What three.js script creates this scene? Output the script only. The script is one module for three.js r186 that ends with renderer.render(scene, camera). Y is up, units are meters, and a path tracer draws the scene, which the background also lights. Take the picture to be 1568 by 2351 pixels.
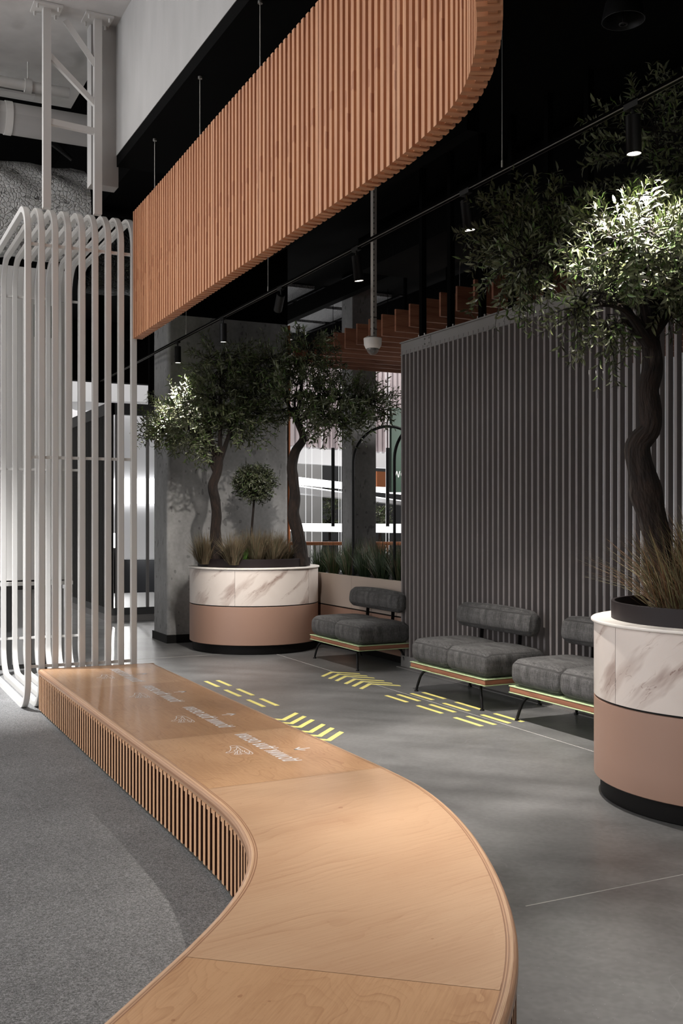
import * as THREE from 'three';
import { RoundedBoxGeometry } from 'three/addons/geometries/RoundedBoxGeometry.js';
import { mergeGeometries, toCreasedNormals } from 'three/addons/utils/BufferGeometryUtils.js';
import { FontLoader } from 'three/addons/loaders/FontLoader.js';
import { RectAreaLightUniformsLib } from 'three/addons/lights/RectAreaLightUniformsLib.js';

RectAreaLightUniformsLib.init();
const scene = new THREE.Scene();
const renderer = new THREE.WebGLRenderer({ antialias: true });
renderer.toneMapping = THREE.LinearToneMapping;
renderer.toneMappingExposure = 1.0;
renderer.shadowMap.enabled = true;
scene.background = new THREE.Color(0x000000);

// ---------------------------------------------------------------- camera
const CAM_H = 1.5, YAW = THREE.MathUtils.degToRad(26.04);
const camera = new THREE.PerspectiveCamera(52.72, 1568 / 2351, 0.05, 120);
camera.position.set(0, CAM_H, 0);
camera.lookAt(Math.sin(YAW), CAM_H, -Math.cos(YAW));
camera.setViewOffset(1568, 2351, 0, -16.5, 1568, 2351);   // shifted lens
camera.updateProjectionMatrix();

// ---------------------------------------------------------------- light levels
const L = {
  hall: 8,          // ceiling panels over the play hall, radiance
  spot: 34,           // track spots, candela
  hallSpot: 230,      // spot on the hoop frame
  mall: 14,            // skylight panels over the mall
  window: 4.3,          // daylight in the hall windows
  cafe: 30,  // added panel behind the slatted wall, brightens the far column
  lounge: 3,         // panel over the lounge, behind the camera
};

// ---------------------------------------------------------------- helpers
function mulberry(a) { return () => { a |= 0; a = a + 0x6D2B79F5 | 0; let t = Math.imul(a ^ a >>> 15, 1 | a); t = t + Math.imul(t ^ t >>> 7, 61 | t) ^ t; return ((t ^ t >>> 14) >>> 0) / 4294967296; }; }
const V = (x, y, z) => new THREE.Vector3(x, y, z);
const taken = new Set();
function numbered(n) { if (!taken.has(n)) { taken.add(n); return n; } for (let i = 1; ; i++) { const m = n + '_' + String(i).padStart(3, '0'); if (!taken.has(m)) { taken.add(m); return m; } } }
function mesh(name, geo, material, parent) {
  const m = new THREE.Mesh(geo, material); m.castShadow = m.receiveShadow = true;
  m.name = (!parent || parent === scene) ? numbered(name) : name; (parent || scene).add(m); return m;
}
function group(name, x = 0, y = 0, z = 0, turn = 0) { const g = new THREE.Group(); g.name = numbered(name); g.position.set(x, y, z); g.rotation.y = turn; scene.add(g); return g; }
function tag(o, label, category, grp) { o.userData.label = label; o.userData.category = category; if (grp) o.userData.group = grp; return o; }
function struct(o, label) { o.userData.kind = 'structure'; if (label) o.userData.label = label; return o; }
function box(w, h, d, x = 0, y = 0, z = 0) { const g = new THREE.BoxGeometry(w, h, d); g.translate(x, y, z); return g; }
function span(x0, x1, y0, y1, z0, z1) { return metricUV(box(x1 - x0, y1 - y0, z1 - z0, (x0 + x1) / 2, (y0 + y1) / 2, (z0 + z1) / 2)); }
function rbox(w, h, d, r, x = 0, y = 0, z = 0, seg = 2) { const g = new RoundedBoxGeometry(w, h, d, seg, r); g.translate(x, y, z); return metricUV(g); }
// uv in metres from the face direction
function metricUV(g, ox = 0, oy = 0) {
  if (!g.attributes.normal) g.computeVertexNormals();
  const p = g.attributes.position, n = g.attributes.normal, uv = new Float32Array(p.count * 2);
  for (let i = 0; i < p.count; i++) {
    const ax = Math.abs(n.getX(i)), ay = Math.abs(n.getY(i)), az = Math.abs(n.getZ(i));
    let u, v; if (ay >= ax && ay >= az) { u = p.getX(i); v = p.getZ(i); } else if (ax >= az) { u = p.getZ(i); v = p.getY(i); } else { u = p.getX(i); v = p.getY(i); }
    uv[2 * i] = u + ox; uv[2 * i + 1] = v + oy;
  }
  g.setAttribute('uv', new THREE.BufferAttribute(uv, 2)); return g;
}
function merge(list) { return mergeGeometries(list.map(g => { const q = g.index ? g.toNonIndexed() : g; for (const k of Object.keys(q.attributes)) if (!['position', 'normal', 'uv', 'color'].includes(k)) q.deleteAttribute(k); return q; }), false); }
function tube(pts, r, seg = 24, rad = 8, closed = false) { const c = new THREE.CatmullRomCurve3(pts, closed, 'centripetal'); return new THREE.TubeGeometry(c, seg, r, rad, closed); }
function rod(a, b, r, n = 10) { const d = b.clone().sub(a), g = new THREE.CylinderGeometry(r, r, d.length(), n); g.applyQuaternion(new THREE.Quaternion().setFromUnitVectors(V(0, 1, 0), d.clone().normalize())); g.translate((a.x + b.x) / 2, (a.y + b.y) / 2, (a.z + b.z) / 2); return g; }
function beam(a, b, w, h) { // square bar from a to b
  const d = b.clone().sub(a), len = d.length(), g = new THREE.BoxGeometry(w, len, h);
  g.applyQuaternion(new THREE.Quaternion().setFromUnitVectors(V(0, 1, 0), d.normalize())); g.translate((a.x + b.x) / 2, (a.y + b.y) / 2, (a.z + b.z) / 2); return metricUV(g);
}
// tapered limb with changing radius along points
function limb(pts, radii, seg, rad, wob = 0, rnd = Math.random) {
  const c = new THREE.CatmullRomCurve3(pts, false, 'centripetal'), fr = c.computeFrenetFrames(seg, false), P = [], N = [], U = [], I = [];
  let len = c.getLength();
  for (let i = 0; i <= seg; i++) {
    const t = i / seg, q = c.getPointAt(t), ri = t * (radii.length - 1), k = Math.min(radii.length - 2, Math.floor(ri)), r = radii[k] + (radii[k + 1] - radii[k]) * (ri - k);
    for (let j = 0; j <= rad; j++) {
      const a = j / rad * Math.PI * 2, w = 1 + wob * (Math.sin(a * 3 + t * 9) * .5 + Math.sin(a * 5 - t * 23) * .35 + Math.sin(a * 2 + t * 41) * .3);
      const nx = fr.normals[i].clone().multiplyScalar(Math.cos(a)).addScaledVector(fr.binormals[i], Math.sin(a));
      P.push(q.x + nx.x * r * w, q.y + nx.y * r * w, q.z + nx.z * r * w); N.push(nx.x, nx.y, nx.z); U.push(j / rad * .5, t * len);
    }
  }
  for (let i = 0; i < seg; i++) for (let j = 0; j < rad; j++) { const a = i * (rad + 1) + j, b = a + rad + 1; I.push(a, a + 1, b, b, a + 1, b + 1); }
  const g = new THREE.BufferGeometry(); g.setAttribute('position', new THREE.Float32BufferAttribute(P, 3)); g.setAttribute('normal', new THREE.Float32BufferAttribute(N, 3)); g.setAttribute('uv', new THREE.Float32BufferAttribute(U, 2)); g.setIndex(I); if (wob) g.computeVertexNormals(); return g;
}
// loft of a profile along a plan path: path [{x,z,nx,nz,s}], profile [[out, y, v]] closed or open
function sweep(path, profile, capEnds = false) {
  const P = [], U = [], I = [], m = profile.length;
  path.forEach(p => profile.forEach(([o, y, v]) => { P.push(p.x + p.nx * o, y, p.z + p.nz * o); U.push(p.s, v); }));
  for (let i = 0; i < path.length - 1; i++) for (let j = 0; j < m - 1; j++) { const a = i * m + j, b = a + m; I.push(a, b, a + 1, b, b + 1, a + 1); }
  const g = new THREE.BufferGeometry(); g.setAttribute('position', new THREE.Float32BufferAttribute(P, 3)); g.setAttribute('uv', new THREE.Float32BufferAttribute(U, 2)); g.setIndex(I);
  const q = toCreasedNormals(g, 0.7); return q;
}
function planPath(pts, step, side = 1) { // side +1: normal to the right of travel
  const c = new THREE.CatmullRomCurve3(pts.map(([x, z]) => V(x, 0, z)), false, 'centripetal'); c.arcLengthDivisions = 600;
  const n = Math.round(c.getLength() / step), out = [];
  for (let i = 0; i <= n; i++) { const u = i / n, q = c.getPointAt(u), t = c.getTangentAt(u); out.push({ x: q.x, z: q.z, nx: -t.z * side, nz: t.x * side, tx: t.x, tz: t.z, s: u * c.getLength() }); }
  return out;
}

// ---------------------------------------------------------------- textures
const hash = (x, y, s) => { let h = Math.imul(x, 374761393) + Math.imul(y, 668265263) + Math.imul(s, 974634777); h = Math.imul(h ^ h >>> 13, 1274126177); return ((h ^ h >>> 16) >>> 0) / 4294967296; };
function vnoise(x, y, per, s) { // tileable value noise, period per (integer cells)
  const xi = Math.floor(x), yi = Math.floor(y), fx = x - xi, fy = y - yi, u = fx * fx * (3 - 2 * fx), v = fy * fy * (3 - 2 * fy);
  const m = (a, p) => ((a % p) + p) % p, px = per[0], py = per[1];
  const a = hash(m(xi, px), m(yi, py), s), b = hash(m(xi + 1, px), m(yi, py), s), c = hash(m(xi, px), m(yi + 1, py), s), d = hash(m(xi + 1, px), m(yi + 1, py), s);
  return a + (b - a) * u + (c - a) * v + (a - b - c + d) * u * v;
}
function fbm(u, v, fx, fy, oct, s) { let t = 0, a = .5, n = 0; for (let o = 0; o < oct; o++) { t += a * vnoise(u * fx, v * fy, [fx, fy], s + o * 17); n += a; a *= .5; fx *= 2; fy *= 2; } return t / n; }
function texture(w, h, fn, data = false) {
  const d = new Uint8Array(w * h * 4);
  for (let y = 0; y < h; y++) for (let x = 0; x < w; x++) { const c = fn(x / w, y / h), i = (y * w + x) * 4; d[i] = Math.max(0, Math.min(255, c[0])); d[i + 1] = Math.max(0, Math.min(255, c[1])); d[i + 2] = Math.max(0, Math.min(255, c[2])); d[i + 3] = 255; }
  const t = new THREE.DataTexture(d, w, h, THREE.RGBAFormat); t.wrapS = t.wrapT = THREE.RepeatWrapping; t.magFilter = THREE.LinearFilter; t.minFilter = THREE.LinearMipmapLinearFilter; t.generateMipmaps = true;
  if (!data) t.colorSpace = THREE.SRGBColorSpace; t.needsUpdate = true; return t;
}
const rep = (t, u, v = u, rot = 0) => { const c = t.clone(); c.repeat.set(1 / u, 1 / v); c.rotation = rot; c.needsUpdate = true; return c; };
const mix = (a, b, t) => [a[0] + (b[0] - a[0]) * t, a[1] + (b[1] - a[1]) * t, a[2] + (b[2] - a[2]) * t];
const clamp = (x, a = 0, b = 1) => Math.min(b, Math.max(a, x));

// birch veneer: long figure lines that bend round knots
function birch(seed, light, dark, wave, freq, amp) {
  return texture(1024, 1024, (u, v) => {
    const w = (fbm(u, v, 2, 3, 4, seed) - .5) * wave + (fbm(u, v, 2, 9, 3, seed + 5) - .5) * wave * .22;
    const f = v * freq + w * freq, k = Math.floor(f), ring = f - k, line = Math.pow(ring, 4) * (.25 + .75 * hash(k, 1, seed)) * clamp(fbm(u, v, 6, 10, 2, seed + 2) * 2.2 - .5);
    const fine = fbm(u, v, 10, 300, 2, seed + 9), pores = fbm(u, v, 40, 420, 1, seed + 4), blot = fbm(u, v, 3, 5, 4, seed + 11), fleck = fbm(u, v, 90, 260, 1, seed + 3) > .9 ? 1 : 0, knot = fbm(u, v, 22, 30, 2, seed + 21) > .93 ? .5 : 0;
    return mix(light, dark, clamp(.12 + line * amp + (fine - .5) * .28 + (pores - .5) * .1 + (blot - .5) * .5 + fleck * .1 + knot));
  });
}
const T = {};
T.birchA = birch(11, [212, 167, 126], [160, 112, 76], 1.1, 20, .62);
T.birchB = birch(47, [214, 175, 140], [174, 127, 94], .34, 26, .42);
T.plyEdge = texture(256, 256, (u, v) => { const k = Math.floor(v * 16), f = v * 16 - k, base = hash(k, 3, 9), n = fbm(u, v, 6, 64, 2, 5); const c = mix([226, 188, 150], [128, 82, 58], base * .7 + (f < .2 ? .35 : 0)); const e = (n - .5) * 30; return [c[0] + e, c[1] + e, c[2] + e]; });
T.strip = texture(256, 512, (u, v) => { const n = fbm(u, v, 30, 3, 3, 21), k = hash(Math.floor(u * 9), 2, 4), s = fbm(u, v, 90, 8, 1, 8), kn = fbm(u, v, 12, 9, 2, 77) > .79 ? .5 : 0; return mix([204, 150, 110], [162, 104, 72], clamp((n - .3) * .9 + k * .25 + (s - .5) * .25 + kn)); });
T.stripPale = texture(256, 512, (u, v) => { const n = fbm(u, v, 40, 3, 3, 23), k = hash(Math.floor(u * 40), 2, 4); return mix([228, 186, 146], [186, 134, 98], clamp((n - .3) * .8 + k * .35)); });
T.filmFace = texture(512, 512, (u, v) => { const n = fbm(u, v, 60, 6, 3, 33), chip = fbm(u, v, 26, 40, 3, 35) > .84; return chip ? [176, 128, 92] : mix([84, 48, 34], [62, 34, 24], n); });
T.oak = texture(512, 512, (u, v) => { const w = fbm(u, v, 2, 4, 3, 3) * 2.2, r = Math.pow(Math.abs(((v * 9 + w) % 1) - .5) * 2, 3), n = fbm(u, v, 10, 160, 2, 6); return mix([160, 108, 82], [118, 74, 55], clamp(r * .5 + n * .55)); });
T.concrete = texture(2048, 2048, (u, v) => {
  const a = fbm(u, v, 4, 4, 5, 61), b = fbm(u, v, 11, 17, 4, 62), f = fbm(u, v, 300, 300, 1, 63), sp = hash(Math.floor(u * 2048), Math.floor(v * 2048), 5);
  const st = fbm(u + v, u - v, 3, 22, 4, 64), sc = Math.max(0, 1 - Math.abs(fbm(u, v, 9, 9, 3, 66) - .5) / .004) * (fbm(u, v, 12, 12, 2, 67) > .62 ? 1 : 0); let c = 108 + (a - .5) * 56 + (b - .5) * 34 + (st - .5) * 26 + (f - .5) * 12 + sc * 14; if (sp > .9994) c += 60; if (sp < .0005) c -= 50; return [c, c - .3, c - .6];
});
T.concreteRough = texture(512, 512, (u, v) => { const a = fbm(u, v, 6, 6, 5, 71); const c = 118 + (a - .5) * 36; return [c, c, c]; }, true);
T.column = texture(1024, 1024, (u, v) => { const a = fbm(u, v, 3, 2, 5, 81), b = fbm(u, v, 24, 8, 4, 82), p = fbm(u, v, 90, 90, 2, 83); let c = 128 + (a - .5) * 60 + (b - .5) * 28 + (p - .5) * 14; if (fbm(u, v, 60, 30, 2, 88) > .8) c -= 26; return [c, c - 1, c - 2]; });
T.carpet = texture(1024, 1024, (u, v) => { const n = fbm(u, v, 340, 340, 2, 91), m = fbm(u, v, 120, 200, 2, 92), b = fbm(u, v, 5, 5, 3, 93); const c = 116 + (n - .5) * 88 + (m - .5) * 32 + (b - .5) * 16; return [c, c, c]; });
T.carpetBump = texture(512, 512, (u, v) => { const n = fbm(u, v, 200, 200, 2, 95); return [n * 255, n * 255, n * 255]; }, true);
T.fabric = texture(512, 512, (u, v) => { const n = fbm(u, v, 160, 20, 2, 101), m = fbm(u, v, 20, 200, 2, 102), b = fbm(u, v, 9, 5, 4, 103), f = fbm(u, v, 256, 256, 1, 104); const c = 76 + (n - .5) * 44 + (m - .5) * 26 + (b - .5) * 40 + (f - .5) * 24; return [c, c * .985, c * .98]; });
T.fabricBump = texture(512, 512, (u, v) => { const n = fbm(u, v, 256, 256, 1, 105) * .6 + fbm(u, v, 12, 9, 3, 106) * .4; return [n * 255, n * 255, n * 255]; }, true);
T.marble = texture(1024, 1024, (u, v) => {
  const p = u + v, q = u - v, w = (fbm(u, v, 3, 3, 4, 118) - .5) * .16, st = fbm(p, q + w, 2, 9, 5, 111), fine = fbm(p, q + w * 1.4, 5, 26, 4, 112), area = clamp((fbm(u, v, 3, 3, 3, 113) - .34) * 3.2);
  const soft = clamp((st - .54) * 5.5) * area, hair = Math.max(0, 1 - Math.abs(fine - .56) / .022) * clamp((st - .47) * 7) * area, cloud = fbm(u, v, 6, 6, 4, 116);
  return mix([220, 209, 201], [126, 100, 90], clamp(soft * .55 + hair * .6 + (cloud - .5) * .22));
});
T.plaster = texture(512, 512, (u, v) => { const a = fbm(u, v, 3, 2, 4, 131), b = fbm(u, v, 16, 5, 4, 132); const c = 172 + (a - .5) * 30 + (b - .5) * 16; return [c, c - 2, c - 4]; });
T.slab = texture(1024, 1024, (u, v) => { const a = fbm(u, v, 4, 4, 5, 141), b = fbm(u, v, 30, 30, 3, 142), st = fbm(u, v, 9, 5, 3, 143); let c = 196 + (a - .5) * 40 + (b - .5) * 16; if (st > .7) c -= (st - .7) * 260; return [c, c - 2, c - 4]; });
T.crinkle = texture(1024, 1024, (u, v) => { let m = 9, m2 = 9; const N = 26, gx = u * N, gy = v * N; for (let i = -1; i < 2; i++) for (let j = -1; j < 2; j++) { const cx = Math.floor(gx) + i, cy = Math.floor(gy) + j, k = (((cx % N) + N) % N), l = (((cy % N) + N) % N), dx = cx + hash(k, l, 1) - gx, dy = cy + hash(k, l, 2) - gy, d = Math.hypot(dx, dy); if (d < m) { m2 = m; m = d; } else if (d < m2) m2 = d; } const e = clamp((m2 - m) * 4), n = fbm(u, v, 12, 12, 4, 151); const c = e * 120 + n * 135; return [c, c, c]; }, true);
T.crinkleCol = texture(512, 512, (u, v) => { const n = fbm(u, v, 30, 30, 3, 155), s = fbm(u, v, 8, 8, 4, 156); let c = 226 + (n - .5) * 30; if (n > .72) c -= 120 * (n - .68) * 5; if (s > .66) c -= 60; return [c, c - 2, c - 4]; });
T.bark = texture(256, 512, (u, v) => { const n = fbm(u, v, 24, 10, 4, 161), b = fbm(u, v, 4, 5, 3, 162); return mix([92, 72, 58], [40, 30, 24], clamp(n * 1.1 + (b - .5) * .5)); });
T.barkBump = texture(256, 512, (u, v) => { const n = fbm(u, v, 24, 8, 4, 161); return [n * 255, n * 255, n * 255]; }, true);

// ---------------------------------------------------------------- materials
const std = (o) => new THREE.MeshStandardMaterial(o), phys = (o) => new THREE.MeshPhysicalMaterial(o);
const M = {
  concrete: phys({ map: rep(T.concrete, 5), roughnessMap: rep(T.concreteRough, 3.1), roughness: .8, clearcoat: .22, clearcoatRoughness: .2 }),
  joint: std({ color: 0xb9b7b3, roughness: .8 }),
  carpet: std({ map: rep(T.carpet, 1.3), bumpMap: rep(T.carpetBump, .35), bumpScale: .003, roughness: 1 }),
  birchA: phys({ map: rep(T.birchA, 1.15), roughness: .42, clearcoat: .5, clearcoatRoughness: .16 }),
  birchA2: phys({ color: 0xeee8e2, map: rep(T.birchA, 1.3), roughness: .42, clearcoat: .5, clearcoatRoughness: .16 }),
  birchB: phys({ map: rep(T.birchB, 1.5), roughness: .42, clearcoat: .5, clearcoatRoughness: .18 }),
  plyEdge: phys({ map: rep(T.plyEdge, 1, .62), roughness: .45, clearcoat: .3, clearcoatRoughness: .3 }),
  strip: std({ map: rep(T.strip, .5, 1.1), roughness: .6 }),
  stripPale: std({ map: rep(T.stripPale, .5, 1.1), roughness: .55 }),
  filmFace: std({ map: rep(T.filmFace, .3), roughness: .45 }),
  oak: std({ map: rep(T.oak, 1.1), roughness: .5 }),
  plinthBlack: phys({ color: 0x0d0c0c, roughness: .6, specularIntensity: .4 }),
  olive: std({ color: 0x3a3830, roughness: .7 }),
  white: std({ color: 0xcfcdca, roughness: .42 }),
  whitePaint: std({ map: rep(T.plaster, 2.4), roughness: .9 }),
  slab: std({ map: rep(T.slab, 3), roughness: .95, bumpMap: rep(T.slab, 3), bumpScale: .01 }),
  foilWhite: std({ map: rep(T.crinkleCol, .9), bumpMap: rep(T.crinkle, 1.1), bumpScale: .018, roughness: .75 }),
  foilBlack: std({ color: 0x0c0c0c, bumpMap: rep(T.crinkle, 1.1), bumpScale: .06, roughness: .55 }),
  foilGrey: std({ color: 0xa9aaad, bumpMap: rep(T.crinkle, .7), bumpScale: .05, roughness: .5 }),
  black: phys({ color: 0x030303, roughness: .95, specularIntensity: .15 }),
  blackMetal: phys({ color: 0x0c0b0b, roughness: .5, specularIntensity: .5 }),
  trackMetal: std({ color: 0x0a0908, roughness: .6 }),
  lip: std({ color: 0x6b6561, roughness: .5, metalness: .6 }),
  steel: std({ color: 0x9b9893, roughness: .4, metalness: .9 }),
  galv: std({ color: 0xb5b0aa, roughness: .45, metalness: .55 }),
  hole: std({ color: 0x0a0a0a, roughness: .9 }),
  fin: std({ color: 0x7d7776, roughness: .5 }),
  finRail: std({ color: 0x7c7977, roughness: .5 }),
  column: std({ map: rep(T.column, 2.6), bumpMap: rep(T.column, 2.6), bumpScale: .004, roughness: .8 }),
  marble: phys({ map: rep(T.marble, 1.3), roughness: .38, clearcoat: .35, clearcoatRoughness: .25 }),
  rim: std({ color: 0xe2dcd5, roughness: .4 }),
  pink: phys({ color: 0xa07f6e, roughness: .48, clearcoat: .15, clearcoatRoughness: .4 }),
  beige: std({ color: 0xb3a396, roughness: .6 }),
  ring: phys({ color: 0x1d1617, roughness: .55, specularIntensity: .5 }),
  soil: std({ color: 0x3a2f28, roughness: 1 }),
  fabric: phys({ map: rep(T.fabric, .5), bumpMap: rep(T.fabricBump, .4), bumpScale: .004, roughness: .88, sheen: .4, sheenRoughness: .5, sheenColor: new THREE.Color(0x8a8684) }),
  greenEdge: std({ color: 0xb4c79a, roughness: .5 }),
  yellow: std({ color: 0xe6da80, roughness: .55 }),
  print: std({ color: 0xe6e2e0, roughness: .5 }),
  bark: std({ color: 0x8c8480, map: rep(T.bark, .5, .6), bumpMap: rep(T.barkBump, .5, .6), bumpScale: .02, roughness: .95 }),
  leaf: std({ vertexColors: true, roughness: .42, side: THREE.DoubleSide }),
  grass: std({ vertexColors: true, roughness: .7, side: THREE.DoubleSide }),
  fruit: std({ color: 0x2b2424, roughness: .35 }),
  glassPane: phys({ color: 0xffffff, transmission: 1, thickness: 0, roughness: .03, ior: 1.45 }),
  domeGlass: phys({ color: 0xd8d4d0, transmission: .85, thickness: 0, roughness: .05 }),
  camWhite: std({ color: 0xdedad4, roughness: .45 }),
  mallWhite: std({ color: 0xe4e4e6, roughness: .5 }),
  mallGrey: std({ color: 0x8c8b8a, roughness: .8 }),
  mallPink: std({ color: 0xa89c9e, roughness: .7 }),
  darkShop: std({ color: 0x1a1b1e, roughness: .4 }),
  copper: std({ color: 0xa8663f, roughness: .4, metalness: .2 }),
  signGreen: std({ color: 0x1f3a2b, roughness: .6 }),
  counterDark: std({ color: 0x3c3c3c, roughness: .5 }),
};
const glow = (hex, i) => std({ color: 0x111111, emissive: new THREE.Color(hex), emissiveIntensity: i });
M.lamp = glow(0xfff4e6, 9);
M.led = glow(0xffffff, 2.6);
M.panel = glow(0xfff8ef, 3); M.strand = glow(0xffffff, 1.1); M.windowGlow = glow(0xf4f8ff, 2);

// ---------------------------------------------------------------- setting: floor
{
  const g = span(1.2, 24, -.12, 0, -44, 5); const fl = struct(mesh('floor', g, M.concrete), 'grey polished concrete floor of the lounge');
  const j = (x0, x1, z0, z1) => mesh('joint', span(x0, x1, -.01, .0008, z0, z1), M.joint, fl);
  j(4.388, 4.393, -10.9, 2); j(2.4, 9, -3.2875, -3.2825); j(2.3, 5.1, -10.903, -10.897); j(.9 + .8, 9, -14.203, -14.197);
}
// bench outline in plan (left = hall side, right = lounge side)
const benchLeft = [[1.395, -8.18], [1.395, -7.4], [1.395, -6.4], [1.395, -5.4], [1.398, -4.6], [1.396, -4.2], [1.385, -3.9], [1.35, -3.63], [1.28, -3.36], [1.17, -3.125], [1.04, -2.93], [.87, -2.725], [.69, -2.53], [.52, -2.35], [.2, -2.02], [-.2, -1.62], [-.6, -1.22]];
const benchRight = [[2.29, -8.11], [2.29, -7.4], [2.29, -6.4], [2.295, -5.4], [2.3, -4.6], [2.3, -4.2], [2.285, -3.9], [2.235, -3.62], [2.15, -3.32], [2.045, -3.04], [1.925, -2.77], [1.8, -2.53], [1.67, -2.32], [1.51, -2.11], [1.25, -1.83], [.85, -1.43], [.4, -.98], [.05, -.63]];
{
  const mid = [[-8, 5], [-8, -13.2], [1.8, -13.2], [1.8, -4.2], [1.7, -3.5], [1.45, -2.95], [1.15, -2.5], [.7, -2], [.1, -1.4], [-.4, -.9], [-1.5, .2], [-1.5, 5]];
  const s = new THREE.Shape(mid.map(([x, z]) => new THREE.Vector2(x, z)));
  const g = new THREE.ExtrudeGeometry(s, { depth: .012, bevelEnabled: false }); g.rotateX(Math.PI / 2); g.translate(0, .012, 0); metricUV(g);
  struct(mesh('floor_carpet', g, M.carpet), 'grey looped carpet of the play hall');
  const sub = span(-8, 1.2, -.12, 0, -44, 5); struct(mesh('floor_slab', sub, M.mallGrey));
}
// ---------------------------------------------------------------- setting: shell
{
  { // left wall of the hall with three tall windows of frosted daylight glazing
    const WZ = [[-14.6, -11.2], [-10.4, -7], [-6.2, -2.8]]; let z = -44; const wl = struct(mesh('wall_left', span(-8.2, -8, 0, 1.2, -44, 5), M.whitePaint)); mesh('wall_band', span(-8.2, -8, 4.8, 10, -44, 5), M.whitePaint, wl);
    for (const [a, b] of [...WZ, [5, 5]]) { mesh('wall_pier', span(-8.2, -8, 1.2, 4.8, z, a), M.whitePaint, wl); z = b; }
    WZ.forEach(([a, b], i) => { const w = group('window_' + (i + 1), -8.1, 3, (a + b) / 2); struct(w); const d = b - a; for (let k = 0; k < 3; k++) mesh('pane', span(-.01, .01, -1.75, 1.75, -d / 2 + .05 + k * (d - .1) / 3, -d / 2 + .03 + (k + 1) * (d - .1) / 3), M.windowGlow, w); mesh('frame', merge([span(-.05, .05, -1.8, -1.75, -d / 2, d / 2), span(-.05, .05, 1.75, 1.8, -d / 2, d / 2), span(-.05, .05, -1.75, 1.75, -d / 2, -d / 2 + .05), span(-.05, .05, -1.75, 1.75, d / 2 - .05, d / 2)]), M.white, w);
      const l = new THREE.RectAreaLight(0xfdfdff, L.window, d - .1, 3.5); l.position.set(.03, 0, 0); l.rotation.y = -Math.PI / 2; l.castShadow = true; l.name = 'daylight'; w.add(l); });
  }
  struct(mesh('wall_back', span(-8.2, 24.2, 0, 10, 5, 5.2), M.whitePaint));
  struct(mesh('wall_right', span(24, 24.2, 0, 10, -44, 5), M.mallGrey));
  struct(mesh('wall_far', span(-8.2, 24.2, 0, 10, -44.2, -44), M.mallGrey));
  struct(mesh('ceiling', span(-8, 2.05, 5.5, 5.7, -10.2, 5), M.slab), 'white painted concrete ceiling slab');
  struct(mesh('ceiling_black', span(2.06, 13, 4.95, 5.1, -8.6, 5), M.black), 'black painted ceiling over the lounge'); struct(mesh('ceiling_black_rear', span(2.6, 13, 4.95, 5.1, -18, -8.6), M.black)); struct(mesh('wall_upper_rear', span(2.6, 2.7, 5.1, 6.2, -18, -8.6), M.black)); struct(mesh('wall_upper_step', span(2.06, 2.7, 5.1, 6.2, -8.6, -8.5), M.black));
  struct(mesh('ceiling_dark', span(-8, 2.7, 6.2, 6.4, -18, -8.5), M.black));
  struct(mesh('ceiling_step', span(-8, 2.05, 5.7, 6.2, -10.25, -10.2), M.black));
  struct(mesh('ceiling_mall', span(-8.2, 24.2, 10, 10.2, -44.2, 5.2), M.mallWhite));
  struct(mesh('wall_bulkhead', span(-8, 5.2, 3.9, 10, -18.2, -18), M.black)); struct(mesh('wall_bulkhead_high', span(5.2, 13, 4.95, 10, -18.2, -18), M.black));
  struct(mesh('wall_lounge_side', span(13, 13.15, 4.95, 10, -18.2, 5), M.black));
  struct(mesh('wall_upper', span(2.04, 2.2, 4.45, 5.5, -8.35, 5), M.whitePaint), 'white painted wall over the black soffit');
  const up = scene.getObjectByName('wall_upper');
  mesh('wall_return', span(1.84, 2.06, 4.2, 5.5, -8.5, -8.35), M.whitePaint, up);
  struct(mesh('trim_1', span(2.043, 2.46, 4.36, 4.95, -8.34, 5), M.black), 'black soffit beam carrying the wooden pendant');
}

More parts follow.
